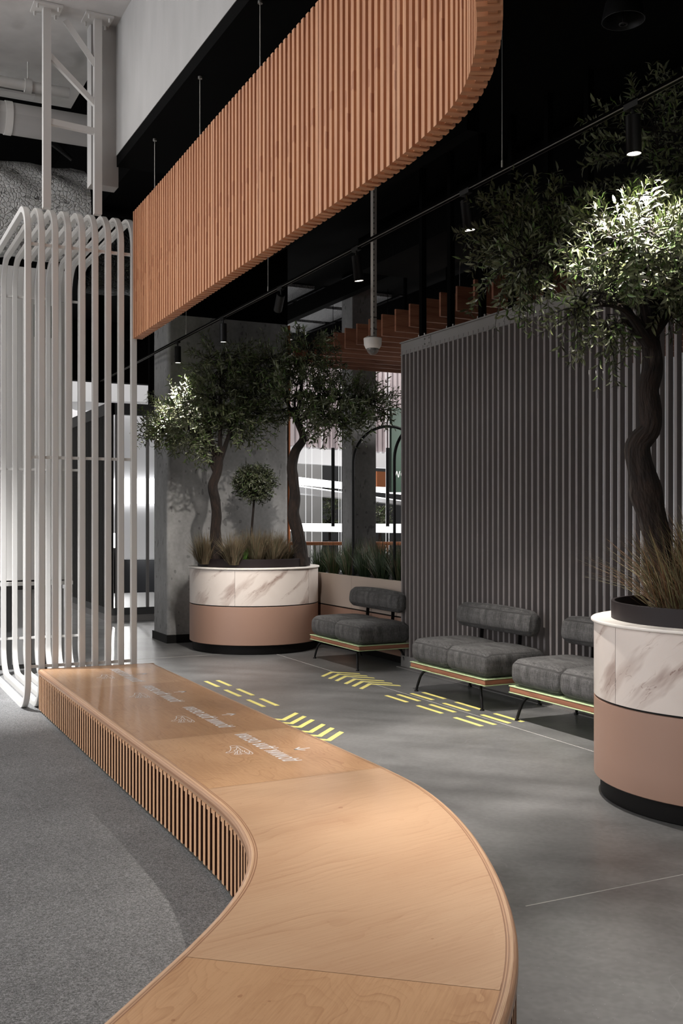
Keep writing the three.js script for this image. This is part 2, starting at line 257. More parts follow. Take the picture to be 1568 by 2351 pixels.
// ---------------------------------------------------------------- bench
const BT = .345;
{
  const b = group('bench', 0, 0, 0); tag(b, 'long curved birch plywood bench with slatted sides and white lettering', 'bench');
  const lp = planPath(benchLeft, .03, 1), rp = planPath(benchRight, .03, 1);
  // travelling from far to near (+z): right of travel = -x side => normal for left edge
  // nosing profile (stacked plywood, rounded)
  const prof = (sgn) => { const out = []; const W = .034, H = .05; out.push([-W * sgn, BT, 0]); for (let k = 0; k <= 8; k++) { const a = k / 8 * Math.PI / 2; out.push([(-.02 + .02 * Math.sin(a)) * sgn, BT - .02 + .02 * Math.cos(a), .15 + .35 * k / 8]); } out.push([0, BT - .038, .8]); out.push([-.01 * sgn, BT - H, 1]); out.push([-W * sgn, BT - H, 1.2]); return sgn > 0 ? out : out.reverse(); };
  const cut = (path, f0, f1) => { const n = path.length - 1, a = Math.round(f0 * n), c = Math.round(f1 * n); return path.slice(a, c + 1); };
  const idxL = (pred) => lp.findIndex(pred) / (lp.length - 1), idxR = (pred) => rp.findIndex(pred) / (rp.length - 1);
  // panel borders: z = -7.12, -5.3, -4.24, then the radial joint, then the end
  const fl = [0, idxL(p => p.z > -7.12), idxL(p => p.z > -5.3), idxL(p => p.z > -4.24), idxL(p => p.z > -2.655), 1];
  const fr = [0, idxR(p => p.z > -7.12), idxR(p => p.z > -5.3), idxR(p => p.z > -4.24), idxR(p => p.z > -2.1), 1];
  const at = (path, f) => { const n = path.length - 1, x = clamp(f, 0, 1) * n, i = Math.min(n - 1, Math.floor(x)), t = x - i, p = path[i], q = path[i + 1]; return [p.x + (q.x - p.x) * t, p.z + (q.z - p.z) * t, p.nx, p.nz]; };
  for (let k = 0; k < 5; k++) {
    const n = 40, P = [], U = [], I = []; const g0 = .0012;
    for (let i = 0; i <= n; i++) {
      const t = i / n, e = (t - .5) * 2;
      const a = at(lp, fl[k] + (fl[k + 1] - fl[k]) * t), c = at(rp, fr[k] + (fr[k + 1] - fr[k]) * t);
      // pull in by the nosing
      const ax = a[0] - a[2] * .034, az = a[1] - a[3] * .034, cx = c[0] + c[2] * .034, cz = c[1] + c[3] * .034, sh = e > .99 ? -g0 : e < -.99 ? g0 : 0;
      for (let m = 0; m <= 4; m++) { const s = m / 4, x = ax + (cx - ax) * s, z = az + (cz - az) * s + sh; P.push(x, BT, z); if (k === 4) U.push(x * .7 - z * .7 + .3, x * .7 + z * .7); else if (k === 3) U.push(x + .3, z * 1 + .15 * x); else U.push(z + k * .37, x * 1 + k * .61); }
    }
    for (let i = 0; i < n; i++) for (let m = 0; m < 4; m++) { const a = i * 5 + m, c = a + 5; I.push(a, c, a + 1, c, c + 1, a + 1); }
    const g = new THREE.BufferGeometry(); g.setAttribute('position', new THREE.Float32BufferAttribute(P, 3)); g.setAttribute('uv', new THREE.Float32BufferAttribute(U, 2)); g.setIndex(I); g.computeVertexNormals();
    // thickness
    const low = g.clone(); low.translate(0, -.02, 0);
    const q = merge([g, low]);
    const pm = mesh('seat_panel', q, k === 3 ? M.birchB : k === 1 ? M.birchA2 : M.birchA, b);
    if (k === 3) pm.userData.label = 'pale curved plywood seat panel';
    mesh('edge_nosing', sweep(cut(lp, fl[k], fl[k + 1]), prof(1)), M.plyEdge, b);
    mesh('edge_nosing', sweep(cut(rp, fr[k], fr[k + 1]), prof(-1)), M.plyEdge, b);
  }
  // carcass: side board on the lounge side, end board, rail behind the slat heads
  const board = (path, sgn) => sweep(path, sgn > 0 ? [[-.03, BT - .03, 0], [-.03, .035, 1], [-.045, .035, 1]] : [[.03, BT - .03, 0], [.03, .035, 1], [.045, .035, 1]].reverse());
  mesh('side_board', board(rp, -1), M.stripPale, b);
  mesh('top_rail', sweep(lp, [[-.01, BT - .04, 0], [-.01, BT - .07, .03], [-.04, BT - .07, .05]]), M.stripPale, b);
  mesh('end_board', beam(V(1.42, BT - .17, -8.16), V(2.27, BT - .17, -8.1), .27, .02), M.stripPale, b);
  mesh('end_nosing', beam(V(1.4, BT - .025, -8.165), V(2.285, BT - .025, -8.1), .05, .03), M.plyEdge, b);
  const kick = (path, sgn) => sweep(path, sgn > 0 ? [[-.018, .036, 0], [-.018, .012, 1], [-.05, .012, 1]] : [[.018, .036, 0], [.018, 0, 1], [.05, 0, 1]].reverse());
  mesh('kick_strip', kick(lp, 1), M.olive, b); mesh('kick_strip', kick(rp, -1), M.olive, b);
  // slats of film-faced plywood over the hollow inside of the bench
  const sg = new THREE.BoxGeometry(.03, BT - .05 - .034, .031); { const p = sg.attributes.uv, q = sg.attributes.position; for (let i = 0; i < p.count; i++) p.setXY(i, i < 16 ? q.getZ(i) : q.getX(i), q.getY(i)); }
  const benchSlatPly = [M.stripPale, M.stripPale, M.stripPale, M.stripPale, M.filmFace, M.filmFace];   // bench only: film-faced plywood strips, a brown film with pale chips on the broad faces as the photograph shows, bare ply on the cut edges
  const place = (path, side, from, to) => { const len = path[path.length - 1].s; for (let s = .02; s < len - .01; s += .065) { const [x, z, nx, nz] = at(path, s / len); if (z < from || z > to) continue; const m = mesh('slat', sg, benchSlatPly, b); m.position.set(x - nx * .02 * side, (BT - .05 + .034) / 2, z - nz * .02 * side); m.rotation.y = Math.atan2(nz, -nx); } };
  place(lp, 1, -9, -1.7); place(rp, -1, -4.4, -1);

  // print on the seat: lettering, emblem and arrow, four times
  const font = await new FontLoader().loadAsync('fonts/droid/droid_sans_bold.typeface.json');
  const shapes = font.generateShapes('ДОМИК ДЛЯ ОБУВИ', 1); const tg = new THREE.ShapeGeometry(shapes, 4); tg.computeBoundingBox();
  const bb = tg.boundingBox, tw = bb.max.x - bb.min.x, capH = .73;
  tg.translate(-bb.min.x, 0, 0); tg.scale(.70 / tw, .052 / capH, 1);
  // reading direction -z, letter tops towards -x
  const mm = new THREE.Matrix4().makeBasis(V(0, 0, -1), V(-1, 0, 0), V(0, 1, 0)); tg.applyMatrix4(mm);
  const logo = [
    [[1.797, -4.969], [1.814, -4.98], [1.83, -4.969], [1.839, -4.957], [1.845, -4.922], [1.847, -4.882], [1.847, -4.84], [1.847, -4.799], [1.845, -4.77], [1.834, -4.756], [1.817, -4.762], [1.805, -4.779], [1.795, -4.787], [1.781, -4.772], [1.765, -4.775], [1.754, -4.79], [1.77, -4.814], [1.777, -4.826], [1.763, -4.84], [1.753, -4.834], [1.74, -4.826], [1.728, -4.838], [1.739, -4.852], [1.751, -4.856], [1.765, -4.877], [1.78, -4.908], [1.788, -4.934], [1.797, -4.969]],
    [[1.789, -4.942], [1.799, -4.929], [1.815, -4.937], [1.829, -4.953]], [[1.827, -4.942], [1.796, -4.877], [1.782, -4.871], [1.78, -4.851], [1.79, -4.842]],
    [[1.827, -4.942], [1.822, -4.902], [1.818, -4.866], [1.802, -4.866], [1.79, -4.842], [1.768, -4.786]], [[1.804, -4.865], [1.819, -4.85], [1.814, -4.83], [1.802, -4.836], [1.796, -4.824], [1.795, -4.802], [1.776, -4.789]],
    [[1.83, -4.845], [1.82, -4.827], [1.818, -4.806], [1.834, -4.805], [1.847, -4.814]], [[1.818, -4.806], [1.819, -4.783], [1.822, -4.766]], [[1.839, -4.803], [1.826, -4.772]]];
  const stroke = (a, c, w) => { const dx = c[0] - a[0], dz = c[1] - a[1], l = Math.hypot(dx, dz), g = new THREE.PlaneGeometry(l + w * .6, w); g.rotateX(-Math.PI / 2); g.rotateY(-Math.atan2(dz, dx)); g.translate((a[0] + c[0]) / 2, 0, (a[1] + c[1]) / 2); return g; };
  const lg = []; logo.forEach(l => { for (let i = 0; i + 1 < l.length; i++) lg.push(stroke(l[i], l[i + 1], .0042)); });
  const logoG = merge(lg); logoG.translate(-1.79, 0, 4.87);
  const arrowG = (d) => merge([stroke([-.04, 0], [.04, 0], .011), stroke([.038 * d, 0], [.0 * d, -.034], .011), stroke([.038 * d, 0], [.0 * d, .034], .011)]);
  [-4.53, -5.425, -6.325, -7.225].forEach((z, i) => {
    const t = mesh('lettering', tg, M.print, b); t.position.set(1.985 - .012 * i * .8, BT + .0008, z);
    const e = mesh('emblem', logoG, M.print, b); e.position.set(1.79 - .01 * i, BT + .0008, z - .34);
    const a = mesh('arrow', arrowG(i ? 1 : -1), M.print, b); a.position.set(2.103 - .02 * i, BT + .0008, i ? z - .355 : -4.757);
  });
}

// ---------------------------------------------------------------- wooden pendant
{
  const pts = [[2.14, -8.2], [2.13, -7.6], [2.11, -6.8], [2.09, -6], [2.075, -5.2], [2.06, -4.5], [2.05, -4.1], [2.035, -3.75], [2.006, -3.435], [1.972, -3.22], [1.925, -3.03], [1.862, -2.865], [1.78, -2.7], [1.69, -2.553], [1.6, -2.425], [1.48, -2.28], [1.3, -2.1], [1.08, -1.93], [.8, -1.78]];
  const path = planPath(pts, .02, 1), len = path[path.length - 1].s, y0 = 2.95, y1 = 3.97;
  const p = group('slatted_pendant', 2.1, y0, -6); tag(p, 'long curved curtain of wooden slats hanging from the black soffit', 'pendant');
  const loc = (m) => { m.position.sub(p.position); return m; };
  const core = sweep(path.filter((q, i) => i % 2 === 0), [[-.032, y0 + .006, 0], [-.032, y1 - .006, 1], [-.06, y1 - .006, 1.04], [-.06, y0 + .006, 2.04], [-.032, y0 + .006, 2.1]]);
  loc(mesh('core_band', core, M.strip, p));
  const sg = new THREE.BoxGeometry(.075, y1 - y0, .031); { const u = sg.attributes.uv, q = sg.attributes.position; for (let i = 0; i < u.count; i++) u.setXY(i, q.getZ(i), q.getY(i)); }
  const variants = [0, 1, 2, 3].map(k => { const g = sg.clone(), u = g.attributes.uv; for (let i = 0; i < u.count; i++) u.setXY(i, u.getX(i) + k * .13, u.getY(i) + k * .31); return g; });
  const mats = M.strip;   // the same bare wood on every face
  let k = 0;
  for (let s = .02; s < len; s += .0585, k++) { const i = Math.min(path.length - 1, Math.round(s / len * (path.length - 1))), q = path[i]; const m = mesh('slat', variants[(k * 7) % 4], mats, p); m.position.set(q.x - q.nx * .0375, (y0 + y1) / 2, q.z - q.nz * .0375); loc(m); m.rotation.y = Math.atan2(q.nz, -q.nx); }
  for (const [x, z] of [[2.15, -7.6], [2.11, -6.4], [2.1, -5.32], [2.09, -4.2]]) { loc(mesh('hanger_wire', merge([rod(V(x, 3.96, z), V(x, 4.36, z), .0035, 6), rod(V(x, 4.345, z), V(x, 4.36, z), .014, 10)]), M.steel, p)); }
}

// ---------------------------------------------------------------- white hoop screen
{
  const zf = -8.21, zb = -10.28, H = 3.97, R = .27, w = .046, d = .04;
  const g = group('hoop_screen', 1.74, 0, -9.2); tag(g, 'screen of nine tall white bent tube hoops behind the bench', 'screen');
  // rounded rectangle band in the zy plane
  const outer = new THREE.Shape(), rr = (s, z0, z1, y0, y1, r) => { s.moveTo(z0 + r, y0); s.lineTo(z1 - r, y0); s.absarc(z1 - r, y0 + r, r, -Math.PI / 2, 0, false); s.lineTo(z1, y1 - r); s.absarc(z1 - r, y1 - r, r, 0, Math.PI / 2, false); s.lineTo(z0 + r, y1); s.absarc(z0 + r, y1 - r, r, Math.PI / 2, Math.PI, false); s.lineTo(z0, y0 + r); s.absarc(z0 + r, y0 + r, r, Math.PI, Math.PI * 1.5, false); };
  rr(outer, zb, zf, .013, H, R); const hole = new THREE.Path(); rr(hole, zb + d, zf - d, .013 + d, H - d, R - d); outer.holes.push(hole);
  const eg = new THREE.ExtrudeGeometry(outer, { depth: w - .008, bevelEnabled: true, bevelSize: .004, bevelThickness: .004, bevelSegments: 2, curveSegments: 14 });
  eg.translate(0, 0, .004 - w / 2); eg.rotateY(-Math.PI / 2); // shape x -> z, depth -> -x
  const xs = [1.326, 1.429, 1.532, 1.633, 1.741, 1.843, 1.946, 2.049, 2.153];
  xs.forEach(x => { const m = mesh('hoop', eg, M.white, g); m.position.set(x - 1.74, 0, 9.2); });
  for (const z of [zf - d / 2, zb + d / 2]) for (const y of [.36, 1.98, 3.63]) { const m = mesh('crossbar', span(xs[0] + .02, xs[8] - .02, y - .011, y + .011, z - .011, z + .011), M.white, g); m.position.set(-1.74, 0, 9.2); }
}
// hall side: white posts, braces, pipes, duct over the hoops
{
  const post = (x, z, label) => { const g = group('ceiling_post', x, 3.93, z); tag(g, label, 'post', 'white square posts over the hoop screen'); mesh('shaft', span(-.03, .03, 0, 1.57, -.03, .03), M.white, g); const pl = mesh('anchor_plate', span(-.11, .11, 1.553, 1.568, -.1, .1), M.white, g); for (const [a, b] of [[-.08, -.07], [.08, -.07], [-.08, .07], [.08, .07]]) { const q = mesh('bolt', rod(V(a, 1.52, b), V(a, 1.555, b), .01, 8), M.white, g); } return g; };
  const p1 = post(1.475, -8.27, 'white square steel post rising from the hoops, braced in the hall ceiling'); const p2 = post(1.872, -8.27, 'white square steel post rising from the hoops, beside the white wall');
  mesh('brace', beam(V(0, 1.2, 0).add(V(.02, 0, 0)), V(.4, .86, .0), .04, .04), M.white, p1);
  mesh('cross_tie', beam(V(.03, .68, 0), V(.4, .66, 0), .045, .045), M.white, p1);
  mesh('brace', beam(V(-.24, 1.52, -.05), V(.02, 1.15, .0), .045, .045), M.white, p2);
  const g3 = group('ceiling_post', 1.62, 3.96, -10.0); tag(g3, 'short white anchor bracket under the hall ceiling behind the posts', 'bracket'); mesh('anchor_plate', span(-.35, .05, 1.5, 1.52, -.05, .05), M.white, g3); mesh('bolt', rod(V(-.3, 1.42, 0), V(-.3, 1.5, 0), .012, 8), M.white, g3);
  // pipe and duct
  const pipe = mesh('sprinkler_pipe', merge([rod(V(-4, 5.28, -9.3), V(1.85, 5.28, -9.3), .045, 16), rod(V(1.5, 5.3, -9.3), V(1.5, 5.49, -9.3), .008, 6), rod(V(1.47, 5.28, -9.3), V(1.53, 5.28, -9.3), .06, 12)]), M.white); tag(pipe, 'thin white pipe hung under the hall ceiling', 'pipe');
  const dg = group('air_duct', 0, 4.97, -9.3); tag(dg, 'round white air duct running into the white wall', 'duct');
  mesh('duct_body', rod(V(-4, 0, 0), V(2.03, 0, 0), .135, 28), M.whitePaint, dg); mesh('collar', rod(V(1.18, 0, 0), V(1.24, 0, 0), .142, 28), M.white, dg); mesh('collar', rod(V(1.3, 0, 0), V(1.36, 0, 0), .142, 28), M.white, dg);
  mesh('hanger', rod(V(.7, 0, .14), V(.7, .52, .14), .008, 6), M.steel, dg); mesh('hanger', rod(V(1.05, .1, .14), V(1.05, .52, .14), .008, 6), M.steel, dg);
  const cb = mesh('cable_bundle', merge([0, 1, 2, 3].map(k => tube([V(-1, 5.15 + k * .025, -9.9), V(.6, 5.2 + k * .02, -9.9), V(1.4, 5.17 + k * .03, -9.9), V(1.75, 5.05 + k * .02, -9.9), V(2, 4.9, -9.9)], .016, 30, 6))), M.blackMetal); tag(cb, 'bundle of dark cables above the white air duct', 'cable');
  const cb2 = mesh('ceiling_cable', merge([tube([V(.93, 5.48, -7.2), V(.98, 5.47, -7.45), V(1.02, 5.48, -7.7), V(.9, 5.48, -8.1), V(.7, 5.48, -8.6)], .014, 24, 6), tube([V(.98, 5.48, -7.2), V(1.0, 5.47, -7.5), V(.96, 5.48, -7.8)], .014, 20, 6)]), M.white); tag(cb2, 'white painted cables clipped to the hall ceiling', 'cable');
  // wrapped duct
  const wrap = (x0, x1, mat, name, label, r, cy) => { const g = new THREE.CylinderGeometry(r, r, x1 - x0, 48, 40, true); const p = g.attributes.position; for (let i = 0; i < p.count; i++) { const y = p.getY(i), a = Math.atan2(p.getZ(i), p.getX(i)), k = 1 + .035 * Math.sin(a * 9 + y * 3.3) * Math.sin(y * 7.1 + a * 2) + .03 * Math.sin(y * 11 + a * 5); p.setX(i, p.getX(i) * k); p.setZ(i, p.getZ(i) * k); } g.computeVertexNormals(); const u = g.attributes.uv; for (let i = 0; i < u.count; i++) u.setXY(i, u.getX(i) * 3.2, u.getY(i) * (x1 - x0)); g.rotateZ(Math.PI / 2); g.translate((x0 + x1) / 2, cy, -11.7); tag(mesh(name, g, mat), label, 'duct'); };
  wrap(-3.5, 2.47, M.foilWhite, 'insulated_duct', 'fat duct in crumpled white painted foil behind the hoops', .5, 4.87); wrap(2.5, 3.5, M.foilBlack, 'insulated_duct', 'fat duct in crumpled black painted foil above the hoops', .42, 4.48);
}
// white counter block behind the hoops
{
  const g = group('reception_block', .5, 0, -10.9); tag(g, 'tall white reception block with a dark recessed base behind the hoops', 'counter');
  const sh = (geo) => { geo.translate(-.5, 0, 10.9); return geo; };
  mesh('upper_body', sh(span(-3, 2.1, .9, 3.98, -11.6, -10.5)), M.white, g); mesh('ledge', sh(span(-3, 2.12, .85, .885, -11.6, -10.44)), M.white, g);
  mesh('base', sh(span(-3, 2.05, .012, .85, -11.6, -10.62)), M.counterDark, g);
  for (let k = 0; k < 9; k++) mesh('base_panel', sh(span(.42 + k * .19, .54 + k * .19, .06, .8, -10.63, -10.605)), M.mallGrey, g);
  mesh('screen_panel', sh(span(1.75, 1.95, 3.3, 3.62, -10.52, -10.49)), M.signGreen, g);
}
// dark slatted kiosk further back
{
  const g = group('slatted_kiosk', 3.57, 0, -15.04); tag(g, 'dark metal kiosk of vertical bars beyond the hoop screen', 'kiosk');
  mesh('base', span(0, 1.5, .0, .1, -3, 0), M.finRail, g); mesh('base_rail', span(-.01, 1.5, .1, .2, -3, .01), M.counterDark, g);
  mesh('top_beam', span(0, 1.5, 3.03, 3.2, -.08, .02), M.counterDark, g); mesh('top_beam', span(-.02, .08, 3.03, 3.2, -3, .02), M.counterDark, g);
  for (let k = 0; k < 26; k++) mesh('slat', span(-.01, .03, .2, 3.03, -.11 - k * .11, -.03 - k * .11), M.blackMetal, g);
  mesh('side_panel', span(.04, .06, .2, 3.03, -3, 0), M.black, g);
  for (const x of [.03, .1, .36, .56, .72, 1.1, 1.3]) mesh('bar', span(x, x + .04, .2, 3.03, -.04, 0), M.finRail, g);
  for (const x of [.6, -.15]) mesh('hanger_post', span(x, x + .09, 3.2, 4.95, -.06, .03), M.black, g);
}
// ---------------------------------------------------------------- concrete columns
{
  const column = (n, x0, x1, z0, z1, paintY, r) => {
    const s = new THREE.Shape(), w = x1 - x0, d = z1 - z0; s.moveTo(r, 0); s.lineTo(w - r, 0); s.absarc(w - r, r, r, -Math.PI / 2, 0, false); s.lineTo(w, d - r); s.absarc(w - r, d - r, r, 0, Math.PI / 2, false); s.lineTo(r, d); s.absarc(r, d - r, r, Math.PI / 2, Math.PI, false); s.lineTo(0, r); s.absarc(r, r, r, Math.PI, Math.PI * 1.5, false);
    const mk = (y0, y1, grow) => { const g = new THREE.ExtrudeGeometry(s, { depth: y1 - y0, bevelEnabled: false, curveSegments: 6 }); g.rotateX(-Math.PI / 2); g.translate(x0, y0, z1); return metricUV(g); };
    const c = struct(mesh(n, mk(0, paintY, 0), M.column), 'square raw concrete column');
    if (paintY < 4.9) mesh('black_paint', mk(paintY, 4.95), M.black, c);
    mesh('skirting', span(x0 - .012, x1 + .012, 0, .1, z0 - .012, z1 + .012), M.plinthBlack, c);
  };
  column('column', 3.589, 5.18, -12.75, -12.13, 3.975, .05);
  column('column_far', 6.5, 6.88, -13.3, -12.96, 4.94, .01);
  struct(mesh('trim_2', span(5.18, 5.2, 0, 3.97, -12.2, -12.13), M.copper));
}
// ---------------------------------------------------------------- round planters
function planter(name, x, z, label, seed) {
  const g = group(name, x, 0, z, seed); tag(g, label, 'planter', 'round marble and pink tree planters');
  const lathe = (pts, mat, nm) => { const q = new THREE.LatheGeometry(pts.map(([a, b]) => new THREE.Vector2(a, b)), 72); return mesh(nm, q, mat, g); };
  lathe([[.5, .001], [.712, .001], [.715, .006], [.715, .104]], M.plinthBlack, 'plinth');
  lathe([[.6, .104], [.745, .104], [.75, .109], [.75, .527], [.747, .53], [.72, .53]], M.pink, 'lower_band');
  lathe([[.735, .52], [.735, .56]], M.plinthBlack, 'shadow_gap');  // black strip: shade of the groove put in as colour
  const n = 5, gap = .0016; for (let k = 0; k < n; k++) { const a0 = k / n * Math.PI * 2 + gap, a1 = (k + 1) / n * Math.PI * 2 - gap; const q = new THREE.CylinderGeometry(.75, .75, .398, 24, 1, true, a0, a1 - a0); q.translate(0, .741, 0); const u = q.attributes.uv, p = q.attributes.position; for (let i = 0; i < u.count; i++) u.setXY(i, (a0 + (a1 - a0) * u.getX(i)) * .75 + k * .43 + seed, p.getY(i) + k * .2 + seed * .3); mesh('marble_panel', q, M.marble, g); }
  lathe([[.63, .94], [.762, .94], [.766, .944], [.766, .954], [.762, .958], [.63, .958]], M.rim, 'rim');
  lathe([[.657, .956], [.657, 1.05], [.654, 1.053], [.64, 1.053], [.637, 1.05], [.637, .96]], M.ring, 'inner_ring');
  lathe([[0, .99], [.3, .995], [.637, .985]], M.soil, 'soil');
  return g;
}
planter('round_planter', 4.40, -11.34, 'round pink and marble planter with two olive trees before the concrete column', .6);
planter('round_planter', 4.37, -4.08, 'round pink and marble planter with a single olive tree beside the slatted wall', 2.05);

// ---------------------------------------------------------------- trees
function leafBatch() { return { P: [], N: [], C: [] }; }
function addLeaf(B, base, dir, up, len, wid, col, curl) {
  const side = new THREE.Vector3().crossVectors(dir, up).normalize(), n = new THREE.Vector3().crossVectors(side, dir).normalize();
  const pt = (t, s, h) => base.clone().addScaledVector(dir, len * t).addScaledVector(side, wid * s).addScaledVector(n, h * len);
  const a = pt(0, 0, 0), b1 = pt(.35, -.5, .05 + curl), b0 = pt(.35, 0, curl), b2 = pt(.35, .5, .05 + curl), c1 = pt(.7, -.38, .04 - curl), c0 = pt(.7, 0, -curl * .5), c2 = pt(.7, .38, .04 - curl), d = pt(1, 0, -.1 - curl);
  const tri = (p, q, r) => { for (const v of [p, q, r]) { B.P.push(v.x, v.y, v.z); B.C.push(col[0], col[1], col[2]); } const m = new THREE.Vector3().crossVectors(q.clone().sub(p), r.clone().sub(p)).normalize(); for (let k = 0; k < 3; k++) B.N.push(m.x, m.y, m.z); };
  tri(a, b1, b0); tri(a, b0, b2); tri(b1, c1, c0); tri(b1, c0, b0); tri(b0, c0, c2); tri(b0, c2, b2); tri(c1, d, c0); tri(c0, d, c2);
}
function leafGeo(B) { const g = new THREE.BufferGeometry(); g.setAttribute('position', new THREE.Float32BufferAttribute(B.P, 3)); g.setAttribute('normal', new THREE.Float32BufferAttribute(B.N, 3)); g.setAttribute('color', new THREE.Float32BufferAttribute(B.C, 3)); return g; }
const leafTones = [[.062, .07, .028], [.075, .086, .034], [.05, .058, .024], [.105, .118, .055], [.13, .14, .085], [.06, .105, .022]];
function oliveTree(name, label, category, seed, trunkPts, trunkR, blobs, opt) {
  const rnd = mulberry(seed), base = trunkPts[0], g = group(name, base.x, base.y, base.z); tag(g, label, category);
  const o = base.clone(), rel = (v) => v.clone().sub(o);
  mesh('trunk', limb(trunkPts.map(rel), trunkR, 60, 18, opt.wob ?? .09), M.bark, g);
  const top = trunkPts[trunkPts.length - 1], nodes = [], woods = [];
  // main limbs to each blob
  blobs.forEach(([c, rx, ry, rz]) => {
    const start = opt.forks ? opt.forks[Math.floor(rnd() * opt.forks.length)] : top;
    const end = c.clone().add(V((rnd() - .5) * rx * .4, ry * .2, (rnd() - .5) * rz * .4)), midp = start.clone().lerp(end, .5).add(V((rnd() - .5) * .12, .06 + rnd() * .06, (rnd() - .5) * .12));
    const lr = opt.limbR ?? .028; woods.push(limb([rel(start.clone().add(V(0, -.05, 0))), rel(midp), rel(end)], [lr, lr * .6, lr * .25], 12, 7, .05));
    const cv = new THREE.CatmullRomCurve3([start, midp, end]); for (let k = 2; k <= 10; k++) nodes.push(cv.getPoint(k / 10));
  });
  const B = leafBatch();
  blobs.forEach(([c, rx, ry, rz, count, droop = 0]) => {
    for (let k = 0; k < count * (opt.dense ?? 1.55); k++) {
      let u, q; do { u = V(rnd() * 2 - 1, rnd() * 2 - 1, rnd() * 2 - 1); q = u.length(); } while (q > 1 || q < .35);
      const tip = c.clone().add(V(u.x * rx, u.y * ry, u.z * rz)), near = nodes.reduce((a, n) => n.distanceTo(tip) < a.distanceTo(tip) ? n : a, nodes[0]);
      const dir = tip.clone().sub(near).normalize().multiplyScalar(.6).add(u.clone().normalize().multiplyScalar(.6)).add(V((rnd() - .5) * .6, .25 - droop + (rnd() - .5) * .7, (rnd() - .5) * .6)).normalize();
      const tl = (opt.twig ?? .24) * (.7 + rnd() * .7), st = tip.clone().addScaledVector(dir, -tl * .5), en = st.clone().addScaledVector(dir, tl).add(V(0, -droop * .12 - .02, 0)), md = st.clone().lerp(en, .5).add(V((rnd() - .5) * .03, .02, (rnd() - .5) * .03));
      const cv = new THREE.CatmullRomCurve3([st, md, en]);
      if (rnd() < (opt.link ?? .6)) woods.push(limb([rel(near), rel(near.clone().lerp(st, .5).add(V(0, .03, 0))), rel(st), rel(md), rel(en)], [.006, .004, .0025, .0018, .001], 9, 4)); else woods.push(limb([rel(st), rel(md), rel(en)], [.0025, .0018, .001], 5, 3));
      const pairs = Math.round((opt.pairs ?? 9) * (.7 + rnd() * .5));
      for (let j = 0; j < pairs; j++) {
        const t = .08 + .92 * j / pairs, p = cv.getPoint(t), tg = cv.getTangent(t), rot = j * 1.57 + rnd() * .5;
        let s = new THREE.Vector3().crossVectors(tg, Math.abs(tg.y) < .9 ? V(0, 1, 0) : V(1, 0, 0)).normalize().applyAxisAngle(tg, rot);
        for (const sg of [-1, 1]) { const ld = tg.clone().multiplyScalar(.62 + rnd() * .3).addScaledVector(s, sg).add(V(0, (rnd() - .55) * .4, 0)).normalize(), tone = leafTones[Math.floor(rnd() * leafTones.length)], f = (opt.tone ?? 1) * (.8 + rnd() * .4); const ll = (opt.leaf ?? .05) * (.7 + rnd() * .55); addLeaf(B, rel(p), ld, tg.clone().add(V((rnd() - .5) * .6, .6, (rnd() - .5) * .6)), ll, ll * (.2 + rnd() * .1), [tone[0] * f, tone[1] * f, tone[2] * f], (rnd() - .5) * .16); }
      }
    }
  });
  mesh('branches', merge(woods), M.bark, g);
  const f = mesh('foliage', leafGeo(B), M.leaf, g); f.userData.kind = 'stuff'; f.userData.label = 'narrow grey-green olive leaves';
  for (let k = 0; k < (opt.olives ?? 0); k++) { const bl = blobs[Math.floor(rnd() * blobs.length)], a = rnd() * 6.28, q = bl[0].clone().add(V(Math.cos(a) * bl[1] * .8, (rnd() - .6) * bl[2], Math.sin(a) * bl[3] * .8)); const fr = mesh('olive', fruitGeo, M.fruit, g); fr.position.copy(rel(q)); }
  return g;
}
const fruitGeo = new THREE.SphereGeometry(.011, 10, 8); fruitGeo.scale(1, 1.25, 1);
oliveTree('olive_tree', 'big olive tree with a dark gnarled trunk beside the slatted wall', 'tree', 5,
  [V(4.04, .97, -4.27), V(4.01, 1.3, -4.275), V(3.965, 1.55, -4.3), V(3.925, 1.74, -4.318), V(3.905, 1.9, -4.326), V(3.96, 1.985, -4.297), V(3.967, 2.07, -4.3), V(3.95, 2.2, -4.3), V(3.972, 2.32, -4.292), V(3.96, 2.46, -4.295)],
  [.085, .072, .068, .074, .085, .07, .062, .058, .056, .05],
  [[V(3.45, 3.05, -4.62), .36, .27, .4, 95], [V(3.2, 2.82, -4.45), .18, .2, .25, 26, .3], [V(3.6, 2.86, -3.98), .38, .28, .36, 125], [V(4.05, 2.9, -4.15), .5, .36, .5, 130], [V(4.25, 2.75, -3.95), .4, .28, .4, 70, .2], [V(4.05, 3.55, -4.3), .4, .34, .4, 45], [V(4.45, 3.3, -4.1), .45, .45, .45, 60], [V(3.35, 2.55, -4.15), .1, .12, .1, 9, .7], [V(3.72, 2.5, -4.35), .14, .1, .14, 9, .6]],
  { leaf: .055, pairs: 9, twig: .25, limbR: .032, olives: 14, forks: [V(3.94, 2.5, -4.3), V(3.98, 2.46, -4.29)] });
